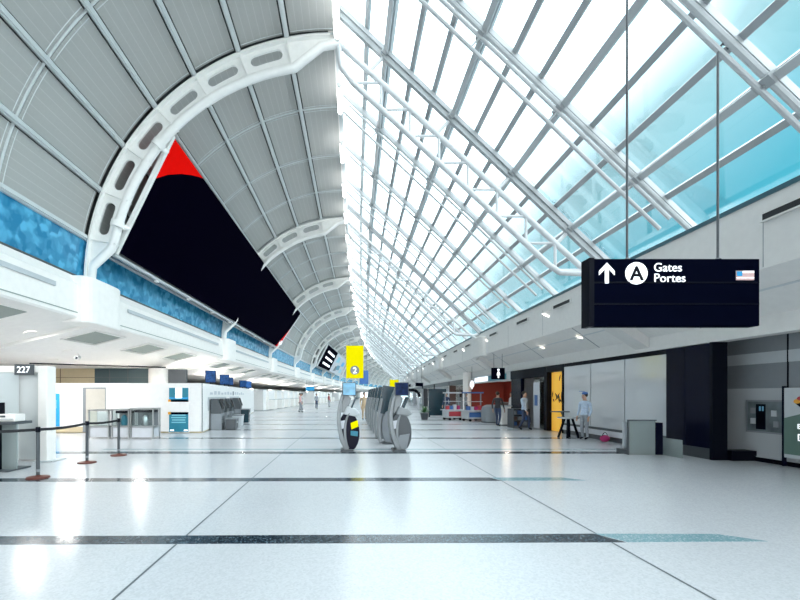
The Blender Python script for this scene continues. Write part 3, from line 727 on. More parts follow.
# main white partition block with an angled hall side
X0, Y0 = -6.02, 17.7; dirv = Vector((-.112, 1, 0)).normalized()
pb = empty('check_in_island', (X0, Y0, 0), 0, 'long white walled check-in island, front one, with recessed machines on its side', 'partition')
b = MB(); pb_len = 21
e = dirv * pb_len
b.prism([(0, 0, .06), (e.x, e.y, .06), (e.x - 6.0, e.y, .06), (-6.6, 0, .06)], (0, 0, 2.04)); b.build('wall_panel', M['wall'], pb)
b = MB(); b.prism([(-.05, .05, 0), (e.x - .05, e.y - .05, 0), (e.x - 5.9, e.y - .05, 0), (-6.5, .05, 0)], (0, 0, .06)); b.build('plinth', M['beige'], pb)
b = MB(); b.box((-.012, -.012, .06), (.012, .012, 2.1)); b.build('corner_bead', M['dkgrey'], pb)
b = MB(); b.box((-6.4, -.012, .04), (-5.0, .0, .26)); b.build('kick_strip', M['beige'], pb)
b = MB(); b.box((-5.02, -.02, .04), (-4.06, .0, 1.92), 0); b.build('recess_lining', M['grey'], pb)
b = MB(); b.box((-4.88, -.03, .05), (-4.08, -.02, 1.86)); b.build('recess_back', mat('warm_grey', (.58, .55, .49), .6), pb)
# faint pale sign strokes along the side and the recesses with machines
def side(b, t0, t1, z0, z1, out0, out1):
    n = Vector((dirv.y, -dirv.x, 0)); p = dirv * t0; q = dirv * t1
    b.prism([p + n * out0 + Vector((0, 0, z0)), q + n * out0 + Vector((0, 0, z0)), q + n * out1 + Vector((0, 0, z0)), p + n * out1 + Vector((0, 0, z0))], (0, 0, z1 - z0)); return b
random.seed(3)
for i in range(13):
    if i == 7: continue
    t = 1.6 + i * .95; h = random.choice((.10, .13, .17))
    side(MB(), t, t + .60, 1.62, 1.62 + h, .0, .008).build('letter_mark', M['pale'], pb)
side(MB(), 8.3, 8.8, 1.58, 1.82, 0, .01).build('emblem', M['grey'], pb)
side(MB(), 1.1, 5.9, .9, 1.5, .0, .012).build('machine_backboard', M['ltgrey'], pb)
side(MB(), 7.2, 11.0, .9, 1.5, .0, .012).build('machine_backboard', M['ltgrey'], pb)
n_ = Vector((dirv.y, -dirv.x, 0)); ang = math.atan2(-dirv.x, dirv.y)
def machine(t, label, wide=.75):
    p = Vector((X0, Y0, 0)) + dirv * t + n_ * .32
    r = empty('ticket_machine', p, ang, label, 'machine', 'dark machines along the white island')
    b = MB(); b.prism([(.22, -wide / 2, .75), (.24, -wide / 2, .95), (.06, -wide / 2, 1.42), (-.26, -wide / 2, 1.42), (-.26, -wide / 2, .75)], (0, wide, 0)); b.build('cabinet', M['dkgrey'], r, bevel=.02)
    b = MB(); b.prism([(.285, -wide * .3, .96), (.13, -wide * .3, 1.42), (.145, -wide * .3, 1.43), (.30, -wide * .3, .97)], (0, wide * .6, 0)); b.build('screen', M['black'], r)
    b = MB(); b.box((-.26, -wide / 2, .0), (.24, wide / 2, .75)); b.build('pedestal', M['grey'], r, bevel=.02)
    b = MB(); b.box((.235, -wide * .4, .1), (.255, wide * .4, .32)); b.build('lower_door', M['dkgrey'], r)
    b = MB(); b.box((.235, -wide * .3, .45), (.26, wide * .3, .62)); b.build('tray', M['dkgrey'], r)
    return r
machine(1.75, 'grey machine with black screen on the white island, first from the wall corner')
machine(3.2, 'grey machine with black screen on the white island, second from the wall corner')
machine(4.75, 'grey machine with black screen on the white island, third from the wall corner')
machine(8.1, 'grey machine with black screen on the white island, fourth from the wall corner')
def bin_(t, label, m, w=.95, h=.48, out=.95):
    p = Vector((X0, Y0, 0)) + dirv * t + n_ * out
    r = empty('storage_bin', p, ang, label, 'bin')
    b = MB(); b.prism([(-.2, -w / 2, 0), (.2, -w / 2, 0), (.24, -w / 2, h), (-.24, -w / 2, h)], (0, w, 0)); b.build('body', m, r, bevel=.03)
    b = MB(); b.box((-.26, -w / 2 - .02, h), (.26, w / 2 + .02, h + .04)); b.build('lid', M['grey'], r, bevel=.01)
    b = MB(); b.box((.225, -.12, h * .62), (.25, .12, h * .75)); b.build('handle', M['ltgrey'], r)
bin_(1.9, 'low dark grey bin before the first machine of the white island', M['dkgrey'])
bin_(3.9, 'low pale grey bin before the second machine of the white island', M['ltgrey'], .9, .55)
bin_(7.0, 'tall dark bin beyond the pale bin by the white island', M['teal'], .8, .75)

# back wall pieces above the island
wb = MB(); wb.box((-26, 23.0, 2.12), (-13.7, 23.2, 3.06)); tag(wb.build('wall_back', M['beige']), kind='structure')
wb = MB(); wb.box((-13.7, 22.98, 2.12), (-10.7, 23.2, 3.06)); tag(wb.build('wall_back', M['green']), kind='structure')
wb = MB(); wb.box((-9.75, 22.98, 2.12), (-8.7, 23.2, 3.0)); tag(wb.build('wall_back', M['dkgrey']), kind='structure')  # dark grey piece stands in for the dark shadow beside the pillar
cw = MB(); cw.lathe([(.52, 2.11), (.52, 3.04)], (-10.2, 23.0, 0), 24); tag(cw.build('pillar', M['white'], smooth=True), 'round white pillar rising behind the white island beside dark green panels', 'pillar')
b = MB()
for x in (-21, -19.2, -17.4, -15.6): b.box((x, 22.985, 2.12), (x + .03, 23.0, 3.05))
for z in (2.55,): b.box((-26, 22.985, z), (-13.7, 23.0, z + .02))
trim(b, M['brown'])
b = MB()
for x in (-12.9, -11.9): b.box((x, 22.965, 2.12), (x + .04, 22.98, 3.05))
b.box((-13.7, 22.965, 2.55), (-10.7, 22.98, 2.57)); trim(b, M['groove'])
bm_ = MB(); bm_.bar((-14.2, 18.9, 3.03), (-9.3, 21.8, 3.03), .05, .06); tag(bm_.build('ceiling_track', M['black']), 'thin black track line under the ceiling above the white island', 'track')
cm = empty('security_camera', (-10.3, 16.2, 3.0), .3, 'small white security camera on the soffit above the white island', 'camera')
b = MB(); b.tube([(0, -.2, .02), (0, .16, .06)], .07, 12); b.build('body', M['ltgrey'], cm, smooth=True)
b = MB(); b.tube([(0, .05, .08), (0, .05, .25)], .025, 8); b.build('bracket', M['white'], cm)
b = MB(); b.tube([(0, -.215, .02), (0, -.2, .02)], .05, 12); b.build('lens', M['black'], cm)

# display frames by the partition
def frame_unit(x0, x1, y, h, label, dark):
    r = empty('display_case', ((x0 + x1) / 2, y, 0), 0, label, 'display case', 'metal framed cases before the white wall'); w = x1 - x0
    b = MB()
    t = .045
    for X in (-w / 2, w / 2 - t):
        for Y in (-.3, .3 - t): b.box((X, Y, 0), (X + t, Y + t, h))
    for Z in (.42, h - t):
        b.box((-w / 2, -.3, Z), (w / 2, -.3 + t, Z + t)); b.box((-w / 2, .3 - t, Z), (w / 2, .3, Z + t)); b.box((-w / 2, -.3, Z), (-w / 2 + t, .3, Z + t)); b.box((w / 2 - t, -.3, Z), (w / 2, .3, Z + t))
    b.build('frame', M['chrome'], r)
    b = MB(); b.box((-w / 2 + .05, -.27, .05), (w / 2 - .05, .27, .41)); b.build('base_cabinet', M['pale'], r, bevel=.01)
    b = MB(); b.box((-w / 2 + .05, .20, .47), (w / 2 - .05, .24, h - .06)); b.build('back_panel', M['grey' if dark else 'wall'], r)
    b = MB(); b.box((-w / 2 + .05, -.29, .47), (w / 2 - .05, -.28, h - .06)); b.build('glass_front', M['clear'], r)
    if dark:
        b = MB(); b.box((-w / 2 + .06, -.1, h - .16), (w / 2 - .06, .18, h - .07)); b.build('lamp_box', M['black'], r)
        b = MB(); b.lathe([(.10, .47), (.13, .6), (.10, .78), (.04, .86)], (0, 0, 0), 14); b.build('vase', M['tealp' if dark == 1 else 'chrome'], r, smooth=True)
    return r
frame_unit(-9.42, -8.66, 15.7, 1.06, 'pale metal framed case before the white wall, beside the farthest belt post', 0)
frame_unit(-8.58, -7.92, 15.7, 1.08, 'metal framed case with dark glass, middle one before the white wall', 1)
frame_unit(-7.84, -6.98, 15.6, 1.12, 'widest metal framed case with dark glass, beside the tall blue poster', 2)

def poster(x0, x1, y, z0, z1, label):
    r = empty('poster', ((x0 + x1) / 2, y, z0), 0, label, 'poster'); w = x1 - x0; h = z1 - z0
    return r, w, h
r, w, h = poster(-12.30, -12.02, 17.66, .28, 1.66, 'narrow bright blue poster on the white wall beside the booth post')
b = MB(); b.box((-w / 2, 0, 0), (w / 2, .03, h)); b.build('board', M['skyb'], r)
b = MB(); b.box((-w / 2, -.004, h * .55), (w / 2 - .1, 0, h * .8)); b.build('pale_patch', M['aqua'], r)
r, w, h = poster(-7.40, -6.55, 17.62, .03, 1.92, 'tall blue and teal advert board with a white phone shape, on the white wall')
b = MB(); b.box((-w / 2, 0, 0), (w / 2, .06, h)); b.build('board', M['wall'], r)
b = MB(); b.box((-w / 2 + .02, -.006, h * .70), (w / 2 - .02, 0, h - .02)); b.build('upper_picture', M['tealp'], r)
b = MB(); b.box((-w / 2 + .02, -.008, h * .70), (w / 2 - .02, -.006, h * .78)); b.build('sky_band', M['skyb'], r)
b = MB(); b.box((-.14, -.012, h * .76), (.14, -.008, h * .985)); b.build('phone_shape', M['lit'], r, bevel=.003)
b = MB(); b.box((-w / 2 + .02, -.008, h * .68), (w / 2 - .02, -.002, h * .735)); b.build('dark_band', M['signb'], r)
b = MB(); b.box((-w / 2 + .02, -.006, .02), (w / 2 - .02, 0, h * .40)); b.build('lower_picture', M['tealp'], r)
b = MB(); b.box((-w / 2 + .02, -.008, h * .40), (w / 2 - .02, -.002, h * .45)); b.build('dark_band', M['signb'], r)
for z in (h * .68, h * .40):
    b = MB(); b.box((-w / 2 - .02, -.012, z), (-w / 2 + .09, -.006, z + .10)); b.build('orange_mark', M['ora'], r)
for i, (z, ww) in enumerate(((.70, .58), (.60, .62), (.50, .56), (.40, .60))):
    b = MB(); b.box((-ww / 2, -.010, z), (ww / 2, -.006, z + .045)); b.build('text_bar', M['aqua'], r)
for x in (-.36, .22):
    b = MB(); b.box((x, -.010, .06), (x + .16, -.006, .12)); b.build('logo_mark', M['lit'], r)

# monitors standing on the island
def monitor(p, rz, w, h, label, panes=1):
    r = empty('information_monitor', p, rz, label, 'monitor', 'blue flight monitors above the white island')
    b = MB(); b.box((-w / 2, -.03, .10), (w / 2, .05, .10 + h)); b.build('casing', M['black'], r, bevel=.01)
    b = MB(); b.box((-w / 2 + .03, -.036, .13), (w / 2 - .03, -.03, .07 + h)); b.build('screen', M['screen'], r)
    b = MB(); b.box((-.04, -.01, 0), (.04, .04, .12)); b.build('stand', M['dkgrey'], r)
    return r
def on_island(t, out): return Vector((X0, Y0, 2.1)) + dirv * t - Vector((dirv.y, -dirv.x, 0)) * out
monitor(on_island(3.2, .3), .35, .52, .62, 'single blue flight monitor on the white island, closest to its corner')
monitor(on_island(7.2, .3), .35, .55, .60, 'blue flight monitor on the white island, first of the joined pair')
monitor(on_island(8.6, .3), .35, .60, .50, 'blue flight monitor on the white island, second of the joined pair')
monitor(on_island(15.5, .3), .8, .60, .55, 'dark flight monitor farther along the white island, tilted')
monitor(on_island(19.5, .3), .2, .50, .62, 'dark narrow flight monitor at the far end of the white island')

def island(s0, s1, lat0, lat1, h, label):
    p = P(lat0, s0, 0); r = empty('check_in_island', p, rot(s0), label, 'partition')
    L = s1 - s0; b = MB(); b.box((lat1 - lat0, 0, .08), (0, L, h)); b.build('wall_panel', M['wall'], r)
    b = MB(); b.box((lat1 - lat0 + .05, .05, 0), (-.05, L - .05, .08)); b.build('plinth', M['ltgrey'], r)
    for i in range(6):
        y = L * (i + .3) / 6; b = MB(); b.box((0, y, .08), (.25, y + .25, h)); b.build('pier', M['white'], r)
        b = MB(); b.box((0, y + .8, .08), (.7, y + 2.2, 1.1)); c = b.build('counter', M['white'], r)
        b = MB(); b.box((-.0, y + .8, 1.1), (.75, y + 2.2, 1.15)); b.build('counter_top', M['ltgrey'], c)
    return r
island(42, 66, -9.2, -15, 2.15, 'second white check-in island down the hall with counters')
island(74, 100, -8.6, -15, 2.2, 'third white check-in island far down the hall')
island(108, 140, -8.4, -15, 2.3, 'last pale check-in island at the hazy end of the hall')
bs = P(-7.4, 62, 2.25); r = empty('overhead_sign', bs, rot(62), 'small bright blue sign panel over the far check-in counters', 'sign')
b = MB(); b.box((-.65, 0, 0), (.65, .12, .62)); b.build('panel', M['skyb'], r)
b = MB(); b.box((-.62, .02, -.35), (-.55, .1, 0)); b.box((.55, .02, -.35), (.62, .1, 0)); b.build('bracket_frame', M['dkgrey'], r)
for x in (-.5, .5):
    b = MB(); b.tube([(x, .06, .6), (x, .06, 1.7)], .02, 6); b.build('hanging_rod', M['grey'], r)

# downlights in the check-in soffit
def downlight(p, label=None, power=60, m='down', size=.26, color=(1, .98, .95)):
    r = empty('downlight', p, 0, label or 'round glowing downlight in the white soffit above check-in', 'light', 'downlights above check-in' if label is None else None)
    b = MB(); b.lathe([(.0001, 0), (.13, 0), (.13, -.012), (.0001, -.012)], n=20); b.build('lens', M[m], r)
    b = MB(); b.lathe([(.13, .0), (.17, -.0), (.17, -.02), (.13, -.02)], n=20); b.build('rim', M['white'], r)
    l = bpy.data.lights.new('downlight_glow', 'AREA'); l.shape = 'DISK'; l.size = size; l.energy = power; l.color = color
    o = bpy.data.objects.new('glow', l); COL.objects.link(o); o.parent = r; o.location = (0, 0, -.03)
    return r
for (x, y) in ((-9.3, 12.4), (-10.2, 15.4), (-11.5, 13.4), (-11.8, 17), (-14, 15.2), (-15.5, 19), (-12.6, 20.2), (-10, 20.5), (-17, 14), (-10.6, 9.5), (-9.8, 6.5), (-8.7, 7.6), (-9.3, 8.8)):  # last two are unseen downlights added to brighten the booth
    z = 3.045 if x < -11 else 3.80 + (x + 7.74) * (.77 / 3.26)
    d_ = downlight(Vector((x, y, z)), power=14 if x > -9 or y < 9 else 42, size=.6)
    if x > -11: d_.rotation_euler.y = -.232
for s in (36, 52, 70, 95):
    downlight(P(-9.6, s, 3.36), power=25)
def added_uplight(p, rz, i, power):  # troughs and their lights are added to brighten the ceiling above
    r = empty('added_uplight', p, rz, 'white trough uplight lying on top of a check-in island, %s down the hall' % ORD[i], 'light', 'added fill lights on the islands')
    b = MB(); b.box((-.15, -.9, 0), (.15, .9, .04)); b.box((-.15, -.9, .04), (-.12, .9, .12)); b.box((.12, -.9, .04), (.15, .9, .12)); b.build('trough', M['white'], r)
    b = MB(); b.box((-.1, -.85, .045), (.1, .85, .055)); b.build('lens', M['down'], r)
    l = bpy.data.lights.new('added_uplight_glow', 'AREA'); l.shape = 'RECTANGLE'; l.size = .2; l.size_y = 1.7; l.energy = power
    o = bpy.data.objects.new('glow', l); COL.objects.link(o); o.parent = r; o.location = (0, 0, .07); o.rotation_euler = (PI, 0, 0)
ui = 0
for t in (7, 13, 19): added_uplight(on_island(t, 2.2), ang, ui, 35); ui += 1
for s, la, z in ((45, -11, 2.15), (53, -11, 2.15), (61, -11, 2.15), (78, -10.5, 2.2), (92, -10.5, 2.2), (112, -10, 2.3), (128, -10, 2.3)): added_uplight(P(la, s, z), rot(s), ui, 80); ui += 1

# ------------------------------------------------------------------ right side shops
LATG = 9.12
def wallbox(parent, name, m, s0, s1, z0, z1, x0, x1, bevel=0):   # s along y, x outward; parent at world origin of P
    b = MB(); b.box((x0, s0, z0), (x1, s1, z1)); return b.build(name, m, parent, bevel=bevel)
# near grey panelled front, set back
nf = empty('shop_front', (10.0, 10.45, 0), 0, 'grey panelled shop front with pale band and small window, beyond the black pillar edge', 'shop front')
wallbox(nf, 'upper_panel', M['grey'], -7, .9, 2.62, 3.1, 0, .1); wallbox(nf, 'pale_band', M['ltgrey'], -7, .9, 2.35, 2.62, -.01, .1); wallbox(nf, 'middle_panel', M['grey'], -7, .9, 1.76, 2.35, 0, .1)
wallbox(nf, 'lower_panel', M['shop'], -7, .9, .12, 1.76, 0, .02); wallbox(nf, 'lower_backing', M['ltgrey'], -7, .9, .12, 1.76, .03, .1); wallbox(nf, 'kick_plate', M['ltgrey'], -7, .9, 0, .12, -.02, .1)
wallbox(nf, 'seam', M['black'], -.985, -.965, 1.76, 3.0, -.02, 0)
wn = wallbox(nf, 'display_window', M['grey'], -.95, .0, .69, 1.48, -.03, 0)
wallbox(wn, 'window_glass', mat('smoky_glass', (.17, .20, .215), .2, var=.3, scale=3), -.90, -.05, .73, 1.44, -.035, -.03)
wallbox(wn, 'dark_machine', M['black'], -.50, -.28, .78, 1.38, -.05, -.035)
wallbox(wn, 'small_screen', M['screenc'], -.40, -.36, 1.22, 1.33, -.055, -.05); wallbox(wn, 'small_screen', M['screenc'], -.47, -.43, 1.22, 1.33, -.055, -.05)
for (a, z, mm) in ((-.2, .9, 'ltgrey'), (-.2, 1.15, 'grey'), (-.7, 1.1, 'ltgrey'), (-.75, .85, 'grey')):
    wallbox(wn, 'shelf_item', M[mm], a - .06, a + .06, z, z + .14, -.05, -.035)
po = empty('standing_poster', (9.88, 8.55, .0), 0, 'poster board with orange flowers above a green field, at the frame edge', 'poster')
wallbox(po, 'board', M['ltgrey'], -.9, .9, .20, 1.76, 0, .05)
wallbox(po, 'edge_pole', M['navy'], .9, .93, .0, 1.80, -.02, .06)
b = MB(); b.prism([(-.006, .9, .28), (-.006, .9, 1.08), (-.006, .45, 1.22), (-.006, -.9, 1.22), (-.006, -.9, .28)], (.006, 0, 0)); b.build('green_field', mat('muted_green', (.12, .20, .17), .5), po)
random.seed(5)
for i, (y, z) in enumerate(((.55, 1.52), (.45, 1.56), (.36, 1.50), (.40, 1.60), (.25, 1.53), (.62, 1.46))):
    b = MB(); b.ball((-.012, y, z), .01, .075, .05, 10); b.build('flower', M['ora' if i % 2 else 'goods'], po, smooth=True)
b = MB(); b.prism([(-.014, .66, 1.42), (-.014, .50, 1.50), (-.014, .36, 1.30), (-.014, .34, 1.16), (-.014, .44, 1.24)], (.01, 0, 0)); b.build('dark_stem', M['black'], po)
text('Bi', .16, 'lettering', M['lit'], po, (-.008, .62, .86), rotz=-PI / 2)
text('De', .22, 'lettering', M['lit'], po, (-.008, .62, .60), rotz=-PI / 2)

pi_ = empty('clad_pillar', (9.0, 10.35, 0), 0, 'wide black glossy clad pillar between the pale shop glass and grey shop front', 'pillar')
wallbox(pi_, 'front_panel', M['navy'], .02, .76, .28, 2.88, 0, .36); wallbox(pi_, 'front_panel', M['navy'], .78, 1.42, .28, 2.88, 0, .36)
wallbox(pi_, 'end_panel', M['black'], -.06, .02, .0, 2.9, .0, .37); wallbox(pi_, 'base_panel', M['dkgrey'], .02, 1.4, .0, .28, .03, .34)
bb = MB(); bb.box((9.4, 10.2, 0), (10.05, 10.5, .24)); bb.box((9.95, 3.4, 0), (10.0, 10.2, .10)); o = bb.build('baseboard_right', M['black']); tag(o, kind='structure')

gf = empty('shop_front', (LATG, 11.8, 0), 0, 'long pale satin glass shop front under a black header', 'shop front')
for i in range(3):
    y0 = i * 1.9 + .02; wallbox(gf, 'glass_panel', M['shop'], y0, y0 + 1.86, .36, 2.76, 0, .03)
wallbox(gf, 'backing', M['ltgrey'], 0, 5.7, .36, 2.76, .2, .25)
wallbox(gf, 'pale_band', M['pale'], 0, 5.7, 2.36, 2.52, .04, .05); wallbox(gf, 'grey_band', M['grey'], 0, 5.7, 2.0, 2.36, .04, .05)
wallbox(gf, 'ledge', M['pale'], 0, 5.7, .17, .36, -.06, .25); wallbox(gf, 'dark_rail', M['dkgrey'], 0, 5.7, .36, .44, -.05, .02); wallbox(gf, 'kick_plate', M['dkgrey'], 0, 5.7, 0, .17, -.02, .25)
wallbox(gf, 'header', M['black'], -.03, 5.68, 2.76, 2.90, -.02, .25)
yb = empty('lit_panel', (LATG, 17.56, 0), 0, 'bright yellow backlit panel with black leaf shapes, beside the satin glass', 'panel')
wallbox(yb, 'yellow_face', M['amber'], .02, 1.22, .02, 2.60, .12, .2)
wallbox(yb, 'side_frame', M['black'], -.04, .02, 0, 2.62, -.05, .2); wallbox(yb, 'header', M['black'], -.04, 1.5, 2.62, 2.9, -.02, .2); wallbox(yb, 'side_frame', M['black'], 1.22, 1.50, 0, 2.62, -.1, .2)
random.seed(11)
for i in range(18):
    y = .62 + random.gauss(0, .22); z = 1.45 + random.gauss(0, .26); y = min(1.1, max(.15, y)); hh = random.uniform(.06, .15); ww = random.uniform(.02, .045); t = random.uniform(-.8, .8)
    c = [(-ww, 0), (0, hh), (ww, 0), (0, -hh)]
    b = MB(); b.prism([(.10, y + u * cos(t) - v * sin(t), z + u * sin(t) + v * cos(t)) for u, v in c], (.015, 0, 0)); b.build('leaf_shape', M['shard'], yb)
dp = empty('shop_front', (9.1, 19.1, 0), 0, 'black walled shop entrance between the yellow panel and the orange restaurant', 'shop front')
wallbox(dp, 'header', M['black'], 0, 4.0, 2.45, 2.9, 0, .2); wallbox(dp, 'back_wall', M['black'], 0, 4.0, 0, 2.45, 1.6, 1.7); wallbox(dp, 'side_wall', M['navy'], 2.7, 3.95, 0, 2.6, .02, .2)
wallbox(dp, 'glass_door', M['clear'], .05, 1.2, .05, 2.4, .05, .07)
bl = empty('banner_stand', (9.0, 19.75, 0), 0, 'narrow white and blue upright banner stand before the black shop entrance', 'banner stand')
wallbox(bl, 'print', M['pale'], -.3, .3, .05, 2.2, 0, .02); wallbox(bl, 'blue_print', M['goodsb'], -.12, .2, 1.1, 1.6, -.006, 0); wallbox(bl, 'foot', M['grey'], -.32, .32, 0, .05, -.12, .14)

rs = empty('restaurant_front', (9.25, 23.9, 0), rot(26), 'open restaurant front with red and orange walls under a lit sign strip', 'shop front')
wallbox(rs, 'red_wall', M['redwall'], 5.0, 8.2, 0, 2.6, 2.6, 2.7); wallbox(rs, 'orange_wall', M['orange'], -.6, 5.0, 0, 2.6, 2.6, 2.7)
wallbox(rs, 'end_wall', M['redwall'], 8.2, 8.3, 0, 2.6, .2, 2.7); wallbox(rs, 'side_wall', M['pale'], -.7, -.6, 0, 2.6, .1, 2.7)
hd = wallbox(rs, 'header', M['ltgrey'], -.7, 8.3, 2.42, 2.95, .0, .2); wallbox(hd, 'lit_sign', M['lit'], 3.6, 6.6, 2.52, 2.82, -.03, 0); wallbox(hd, 'blue_sign', M['tealp'], .2, 3.5, 2.5, 2.84, -.03, 0)
wallbox(rs, 'counter', M['brown'], .2, 6.5, 0, 1.05, 1.4, 1.9); wallbox(rs, 'counter_top', M['dkgrey'], .1, 6.6, 1.05, 1.10, 1.3, 2.0)
for y in (1.6, 4.2): wallbox(rs, 'menu_board', M['black'], y, y + 1.2, 1.5, 2.0, 2.54, 2.6)
cp = MB(); cp.lathe([(.30, 0), (.30, 3.3)], P(8.75, 32.2, 0), 24); tag(cp.build('pillar', M['white'], smooth=True), 'round pale pillar standing at the far end of the restaurant', 'pillar')
pn = empty('pendant_lamp', P(8.55, 30.0, 2.0), 0, 'white pointed pendant lamp hung before the red restaurant wall', 'lamp')
b = MB(); b.lathe([(.02, 0), (.16, .30), (.10, .55), (.04, .62)], n=16); b.build('shade', M['lit'], pn, smooth=True)
b = MB(); b.tube([(0, 0, .6), (0, 0, 1.6)], .012, 6); b.build('cord', M['dkgrey'], pn)

def generic_shop(s0, s1, m, label, goods):
    p = P(9.1, s0, 0); r = empty('shop_front', p, rot((s0 + s1) / 2), label, 'shop front'); L = s1 - s0
    wallbox(r, 'header', M['dkgrey'], 0, L, 2.5, 2.92, 0, .2); wallbox(r, 'back_wall', m, 0, L, 0, 2.5, 2.0, 2.1); wallbox(r, 'side_wall', m, 0, .2, 0, 2.5, 0, 2.0); wallbox(r, 'side_wall', m, L - .2, L, 0, 2.5, 0, 2.0)
    wallbox(r, 'window_glass', M['clear'], .2, L * .6, .05, 2.5, .05, .07)
    for i in range(4): wallbox(r, 'shelf', M[goods[i % len(goods)]], .6 + i * L / 5, .6 + i * L / 5 + L / 7, .2, 1.8, 1.5, 1.95)
generic_shop(34, 40.5, M['brown'], 'dark brown walled shop with red goods beyond the pale pillar', ('goods', 'pale', 'goods'))
generic_shop(40.8, 49, M['pale'], 'pale shop with teal goods beyond the dark brown shop', ('teal', 'goodsb'))
generic_shop(50, 60, M['dkgrey'], 'grey shop farther down the hall beyond the pale shop', ('teal', 'grey'))
generic_shop(62, 78, M['pale'], 'whitish shop far down the hall', ('ltgrey', 'tealp'))
generic_shop(80, 100, M['ltgrey'], 'hazy grey shop near the end of the hall', ('grey', 'ltgrey'))

# things standing in front of the shops
gb = empty('glass_stand', (7.95, 11.25, 0), 0, 'waist high glass fronted stand with black side before the satin glass', 'stand')
b = MB(); b.box((-.36, 0, .0), (.36, .02, .92)); b.build('glass_front', M['frostg'], gb)
b = MB(); b.box((.38, -.02, 0), (.55, .5, .86)); b.build('side_panel', M['navy'], gb)
b = MB(); b.box((-.38, -.03, .91), (.38, .03, .94)); b.box((-.38, -.03, 0), (-.355, .03, .92)); b.build('frame', M['dkgrey'], gb)
b = MB(); b.box((-.34, .25, .15), (.36, .28, .86)); b.build('back_board', M['ltgrey'], gb)
for i, (x, mm) in enumerate(((-.28, 'pale'), (-.14, 'beige'), (0, 'pale'), (.12, 'grey'), (.24, 'pale'))):
    b = MB(); b.box((x - .04, .235, .2), (x + .04, .25, .82)); b.build('print_strip', M[mm], gb)
b = MB(); b.box((-.36, .02, 0), (.36, .5, .12)); b.build('base', M['dkgrey'], gb)
fr_ = MB(); fr_.box((8.52, 10.62, .06), (8.54, 11.7, .46)); fr_.box((8.50, 10.62, 0), (8.56, 11.7, .06)); tag(fr_.build('glass_guard', M['frostg']), 'low glass guard panel at the foot of the black pillar', 'guard')

hs = empty('tall_stand', (8.35, 15.7, 0), .2, 'dark splayed leg stand with a grey tray before the satin glass', 'stand')
for sx in (-1, 1):
    for sy in (-1, 1):
        b = MB(); b.bar((sx * .24, sy * .24, 0), (sx * .09, sy * .09, .72), .06, .06, up=(0, 1, 0)); b.build('leg', M['black'], hs)
b = MB(); b.box((-.30, -.24, .72), (.30, .24, .78)); b.build('seat', M['ltgrey'], hs, bevel=.01)
b = MB(); b.box((-.62, -.2, .96), (-.1, .2, 1.0)); b.build('tray', M['dkgrey'], hs, bevel=.01)
b = MB(); b.bar((-.2, 0, .78), (-.3, 0, .97), .05, .05, up=(0, 1, 0)); b.build('tray_arm', M['dkgrey'], hs)
mg = empty('shoulder_bag', (8.85, 14.3, 0), .4, 'small magenta bag on the floor by the satin glass ledge', 'bag')
b = MB(); b.ball((0, 0, .12), .2, .12, .12, 14); b.build('body', M['magenta'], mg, smooth=True)
b = MB(); b.tube([(.12 * cos(PI * i / 8), 0, .2 + .12 * sin(PI * i / 8)) for i in range(9)], .012, 6); b.build('handle', M['black'], mg)

def cart(p, rz, w, label, cols):
    r = empty('retail_cart', p, rz, label, 'cart')
    b = MB(); b.box((-w / 2, -.4, .15), (w / 2, .4, .62)); b.build('cabinet', M['ltgrey'], r, bevel=.02)
    b = MB(); b.box((-w / 2 - .08, -.5, .62), (w / 2 + .08, .5, .68)); b.build('counter_top', M['pale'], r)
    for x in (-w / 2 + .03, w / 2 - .03):
        b = MB(); b.box((x - .03, -.03, .68), (x + .03, .03, 1.75)); b.build('post', M['grey'], r)
    b = MB(); b.box((-w / 2, -.3, 1.7), (w / 2, .3, 1.78)); b.build('roof', M[cols[0]], r)
    b = MB(); b.box((-w / 2, -.2, 1.18), (w / 2, .2, 1.21)); b.build('shelf', M['pale'], r)
    b = MB(); b.box((-w / 2 + .1, -.41, .25), (w / 2 - .1, -.40, .55)); b.build('front_print', M[cols[1]], r)
    for x in (-w / 2 + .15, w / 2 - .15):
        b = MB(); b.tube([(x, -.44, .08), (x, -.36, .08)], .08, 12); b.tube([(x, .36, .08), (x, .44, .08)], .08, 12); b.bar((x, -.4, .08), (x, .4, .08), .04, .04); b.bar((x, -.3, .08), (x, -.3, .2), .05, .05, up=(0, 1, 0)); b.build('wheel', M['black'], r)
    return r
cA = cart(P(6.55, 27.2, 0), .2, 1.0, 'white retail cart with red print, farther of two before the dark brown shop', ('pale', 'goods'))
cB = cart(P(7.55, 26.0, 0), .2, 1.1, 'white retail cart with blue roof, beside the grey draped counter', ('goodsb', 'goodsb'))
k = 0
for c, base in ((cA, P(6.55, 27.2, 0)), (cB, P(7.55, 26.0, 0))):
    for i in range(4):
        b = MB(); b.box((-.09, -.1, 0), (.09, .1, random.uniform(.2, .34)))
        which = 'farther white cart' if c is cA else 'cart with the blue roof'
        o = b.build('goods_box', M[('goods', 'goodsb', 'pale', 'magenta')[(i + k) % 4]], bevel=.008); o.location = base + Vector((-.36 + .24 * i, -.25 + .05 * i, .68)); o.rotation_euler.z = .2
        tag(o, '%s goods box on the %s, %s in line' % (('red', 'blue', 'pale', 'magenta')[(i + k) % 4], which, ORD[i]), 'box', 'goods boxes on the retail carts')
    k += 1
gd = empty('draped_counter', (8.62, 24.6, 0), .1, 'rounded grey counter before the restaurant', 'counter')
b = MB(); b.lathe([(.62, 0), (.62, .7), (.55, .92), (.35, 1.02), (.001, 1.04)], n=28); b.build('drape', M['grey'], gd, smooth=True)
b = MB(); b.lathe([(.64, 0), (.64, .06)], n=28); b.build('base_ring', M['dkgrey'], gd)
wc = empty('white_counter', (8.42, 22.3, 0), .1, 'slim white counter block between the grey counter and the dark rack', 'counter')
